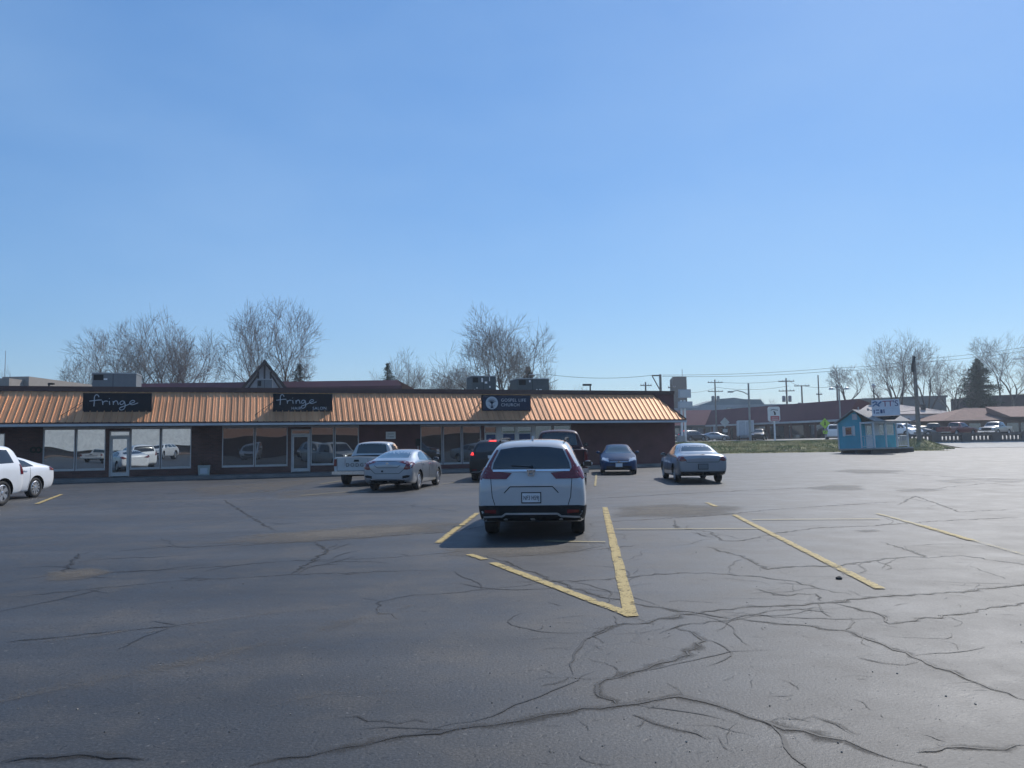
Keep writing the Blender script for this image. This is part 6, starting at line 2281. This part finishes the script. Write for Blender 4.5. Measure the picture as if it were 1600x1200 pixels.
# behind the mall
bare_tree(135, 548, 84, 75, 'low bare tree at the left end of the tree row behind the wide rooftop unit', 1, 2, .2, .35, z0=0, dens=.85)
bare_tree(178, 500, 88, 140, 'broad bare tree rising directly above the wide grey rooftop unit', 2, 2, .22, .45, z0=0)
bare_tree(235, 486, 84, 115, 'bare tree with several upright stems right of the wide rooftop unit', 3, 3, .18, .6, z0=0)
bare_tree(300, 492, 86, 110, 'round topped bare tree between the many stemmed one and the steep gable', 4, 2, .2, .5, z0=0, dens=1.0)
bare_tree(425, 471, 82, 150, 'tallest bare tree, spreading in a fan above the steep gable', 35, 3, .2, .6, z0=0, twig='twig', dens=1.0)
conifer(468, 568, 80, 170, 'scruffy grey green conifer right of the steep gable', 6, 0, 'needle_grey')
bare_tree(583, 570, 120, 38, 'small bare tree left of the dark conifer above the burgundy roof', 7, 2, .25, .5, 5, z0=0)
conifer(606, 568, 100, 130, 'dark pointed conifer above the burgundy roof', 8, 0)
bare_tree(634, 549, 105, 62, 'bare tree just right of the dark conifer', 9, 2, .25, .5, z0=0, dens=1.05)
bare_tree(672, 572, 98, 56, 'low shrubby bare tree above the end of the burgundy roof', 10, 3, .12, .35, 5, z0=0)
bare_tree(705, 566, 96, 74, 'dense low bare tree left of the big spreading one', 11, 3, .12, .35, z0=0, dens=1.05)
bare_tree(776, 478, 84, 172, 'big spreading bare tree with parted stems above the church sign', 41, 4, .26, .6, z0=0, dens=1.0)
conifer(826, 573, 90, 60, 'small rounded evergreen behind the roof unit with the pipe frame', 13, 0, 'needle_grey', True)
bare_tree(852, 566, 100, 40, 'small bare tree behind the unit with the pipe frame', 14, 1, .25, .5, 4, z0=0)
bare_tree(910, 590, 120, 40, 'faint low bare tree left of the square shoebox lamp', 15, 2, .2, .5, 4, z0=0, twig='twig_pale')
bare_tree(925, 578, 125, 16, 'slim bare sapling behind the square shoebox lamp', 16, 1, .2, .8, 4, z0=0, twig='twig_pale')
bare_tree(8, 572, 95, 34, 'faint bare tree at the left edge beside the thin mast', 17, 1, .3, .5, 4, z0=0, twig='twig_pale')
# right side
bare_tree(1197, 603, 175, 24, 'small pale bare tree above the grey hall', 20, 2, .2, .5, 4, twig='twig_pale')
bare_tree(1324, 557, 125, 52, 'bare tree with a dark slim trunk above the end of the red row', 21, 1, .4, .5, 5, thick=.8)
bare_tree(1362, 600, 130, 34, 'small leaning bare tree beside the lantern', 22, 1, .3, .2, 4)
bare_tree(1405, 521, 128, 100, 'great bare tree behind the kiosk sign', 23, 3, .22, .55)
bare_tree(1447, 527, 124, 76, 'great bare tree partly behind the thick wooden pole', 24, 2, .22, .5)
bare_tree(1488, 560, 118, 56, 'thin bare tree with two trunks between the great trees and the evergreen', 25, 2, .25, .5)
bare_tree(1518, 566, 135, 40, 'small bare tree left of the dark evergreen', 26, 1, .3, .5, 4)
conifer(1531, 561, 120, 74, 'large dark bushy evergreen above the brown shop', 27, None, 'needle', True)
bare_tree(1572, 514, 125, 100, 'great bare tree at the right edge behind the evergreen', 28, 2, .3, .45)
bare_tree(1640, 540, 125, 90, 'bare tree cut by the right edge', 29, 2, .3, .45, 4)

# far tree line that reads as one mass
rnd = random.Random(44)
vs, fs = [], []
for k in range(9000):
    az = rnd.uniform(-.62, .75)
    D = rnd.uniform(210, 330)
    x, y = math.sin(az) * D, math.cos(az) * D
    hmax = 5.5 + 2.5 * noise.noise(Vector((az * 14, 0, 0)))
    z = rnd.random() ** .8 * hmax
    L_ = rnd.uniform(.8, 2.4)
    dx, dz = rnd.gauss(0, .5), 1.0
    q = Vector((x, y, z)); u = Vector((dx, rnd.gauss(0, .4), dz)).normalized() * L_
    i = len(vs)
    vs += [q - Vector((.12, 0, 0)), q + Vector((.12, 0, 0)), q + u]
    fs.append((i, i + 1, i + 2))
mb = MB(); mb.add(vs, fs)
tag(mb.build('far_woods', M['twig_pale'], fix=False), kind='stuff')

# ------------------------------------------------------------------ overhead wires
def wire(pts, label, sag=.4, r=.022):
    P3 = [at(*p) for p in pts]
    mb = MB()
    for a, b_ in zip(P3, P3[1:]):
        n = 12
        mb.tube([a.lerp(b_, i / n) - Vector((0, 0, 4 * sag * (i / n) * (1 - i / n))) for i in range(n + 1)], r, 4, cap=False)
    return tag(mb.build('overhead_wire', M['cable'], fix=False), label, 'wire', 'overhead wires')


wire([(856, 585, 96), (1018, 586.5, 92)], 'overhead wire running from the roof units to the long side arm pole')
wire([(1035, 586, 92), (1300, 575, 100), (1440, 561, 108), (1640, 536, 116)], 'highest overhead wire crossing the sky from the braced pole to the right edge', .25)
wire([(1035, 588, 92), (1310, 579, 100), (1440, 566, 108), (1640, 541, 116)], 'second highest overhead wire just under the highest one', .3)
wire([(1120, 597, 128), (1232, 594, 120), (1256, 603, 122), (1311, 602, 112)], 'overhead wire linking the crossarms above the red row', .3)
wire([(1052, 611, 105), (1120, 605, 128), (1232, 603, 120)], 'lower overhead wire left of the twin transformers', .5)
wire([(1330, 645, 96), (1436, 640, 72), (1530, 636, 100)], 'low overhead wire crossing in front of the white hall', .2, .016)
# ------------------------------------------------------------------ light, sky, camera
SUN_AZ, SUN_EL = R(35), R(45)
S_ = Vector((math.sin(SUN_AZ) * math.cos(SUN_EL), math.cos(SUN_AZ) * math.cos(SUN_EL), math.sin(SUN_EL)))
ld = bpy.data.lights.new('sun', 'SUN')
ld.energy = 3.9
ld.angle = R(0.53)
ld.color = (1.0, 0.95, 0.88)
lo = bpy.data.objects.new('sun', ld)
C.objects.link(lo)
lo.rotation_euler = S_.to_track_quat('Z', 'Y').to_euler()
lo.location = (20, 30, 40)
w = bpy.data.worlds.new('World')
bpy.context.scene.world = w
w.use_nodes = True
nt = w.node_tree
sky = nt.nodes.new('ShaderNodeTexSky')
sky.sky_type = 'NISHITA'
sky.sun_disc = False
sky.sun_elevation = SUN_EL
sky.sun_rotation = SUN_AZ
sky.altitude = 100
sky.air_density = 1.25
sky.dust_density = 0.35
sky.ozone_density = 3.0
bg = nt.nodes['Background']
hs = nt.nodes.new('ShaderNodeHueSaturation')
hs.inputs['Saturation'].default_value = 1.16
nt.links.new(sky.outputs[0], hs.inputs['Color'])
tint = nt.nodes.new('ShaderNodeMix')
tint.data_type = 'RGBA'
tint.blend_type = 'MULTIPLY'
tint.inputs[0].default_value = 1.0
tint.inputs[7].default_value = (0.85, 0.96, 1.09, 1)
nt.links.new(hs.outputs[0], tint.inputs[6])
tc = nt.nodes.new('ShaderNodeTexCoord')
mp = nt.nodes.new('ShaderNodeMapping'); mp.inputs['Scale'].default_value = (1.0, 1.0, 2.6); mp.inputs['Rotation'].default_value = (0, 0.25, 0)
nt.links.new(tc.outputs['Generated'], mp.inputs[0])
wisp = tex(nt, 'Noise', 1.7, 5, 0.5, vec=mp.outputs[0])
wf = ramp(nt, wisp.outputs['Fac'], [(0.42, 0.0), (0.72, 0.22)])
even = mixc(nt, 0.42, tint.outputs[2], (1.25, 2.85, 5.9))
nt.links.new(mixc(nt, wf, even, (3.8, 5.6, 8.0)), bg.inputs[0])
bg.inputs[1].default_value = 0.10

# ------------------------------------------------------------------ the air itself
hz, nt2, N2, L2, b2_ = nodes('haze')
N2.remove(b2_)
pv = N2.new('ShaderNodeVolumePrincipled')
pv.inputs['Color'].default_value = (0.80, 0.90, 1.0, 1)
pv.inputs['Density'].default_value = 0.0006
pv.inputs['Anisotropy'].default_value = 0.4
L2.new(pv.outputs[0], N2['Material Output'].inputs['Volume'])
hb = MB(); hb.box(-905, -305, -1.2, 905, 1405, 24)
tag(hb.build('haze', hz), kind='stuff')

cd = bpy.data.cameras.new('camera')
cd.sensor_width = 36
cd.lens = FPX / 1600 * 36
cd.clip_end = 3000
cam = bpy.data.objects.new('camera', cd)
C.objects.link(cam)
m3 = Matrix((CAM_RT, CAM_UP, -_f)).transposed()
cam.matrix_world = Matrix.Translation(EYE) @ m3.to_4x4()
sc = bpy.context.scene
sc.camera = cam
sc.render.resolution_x, sc.render.resolution_y = 1024, 768
sc.view_settings.view_transform = 'Standard'
sc.view_settings.look = 'None'
sc.view_settings.exposure = 0.22
sc.view_settings.gamma = 1.0
sc.cycles.max_bounces = 6
sc.cycles.transparent_max_bounces = 12
sc.cycles.sample_clamp_indirect = 6
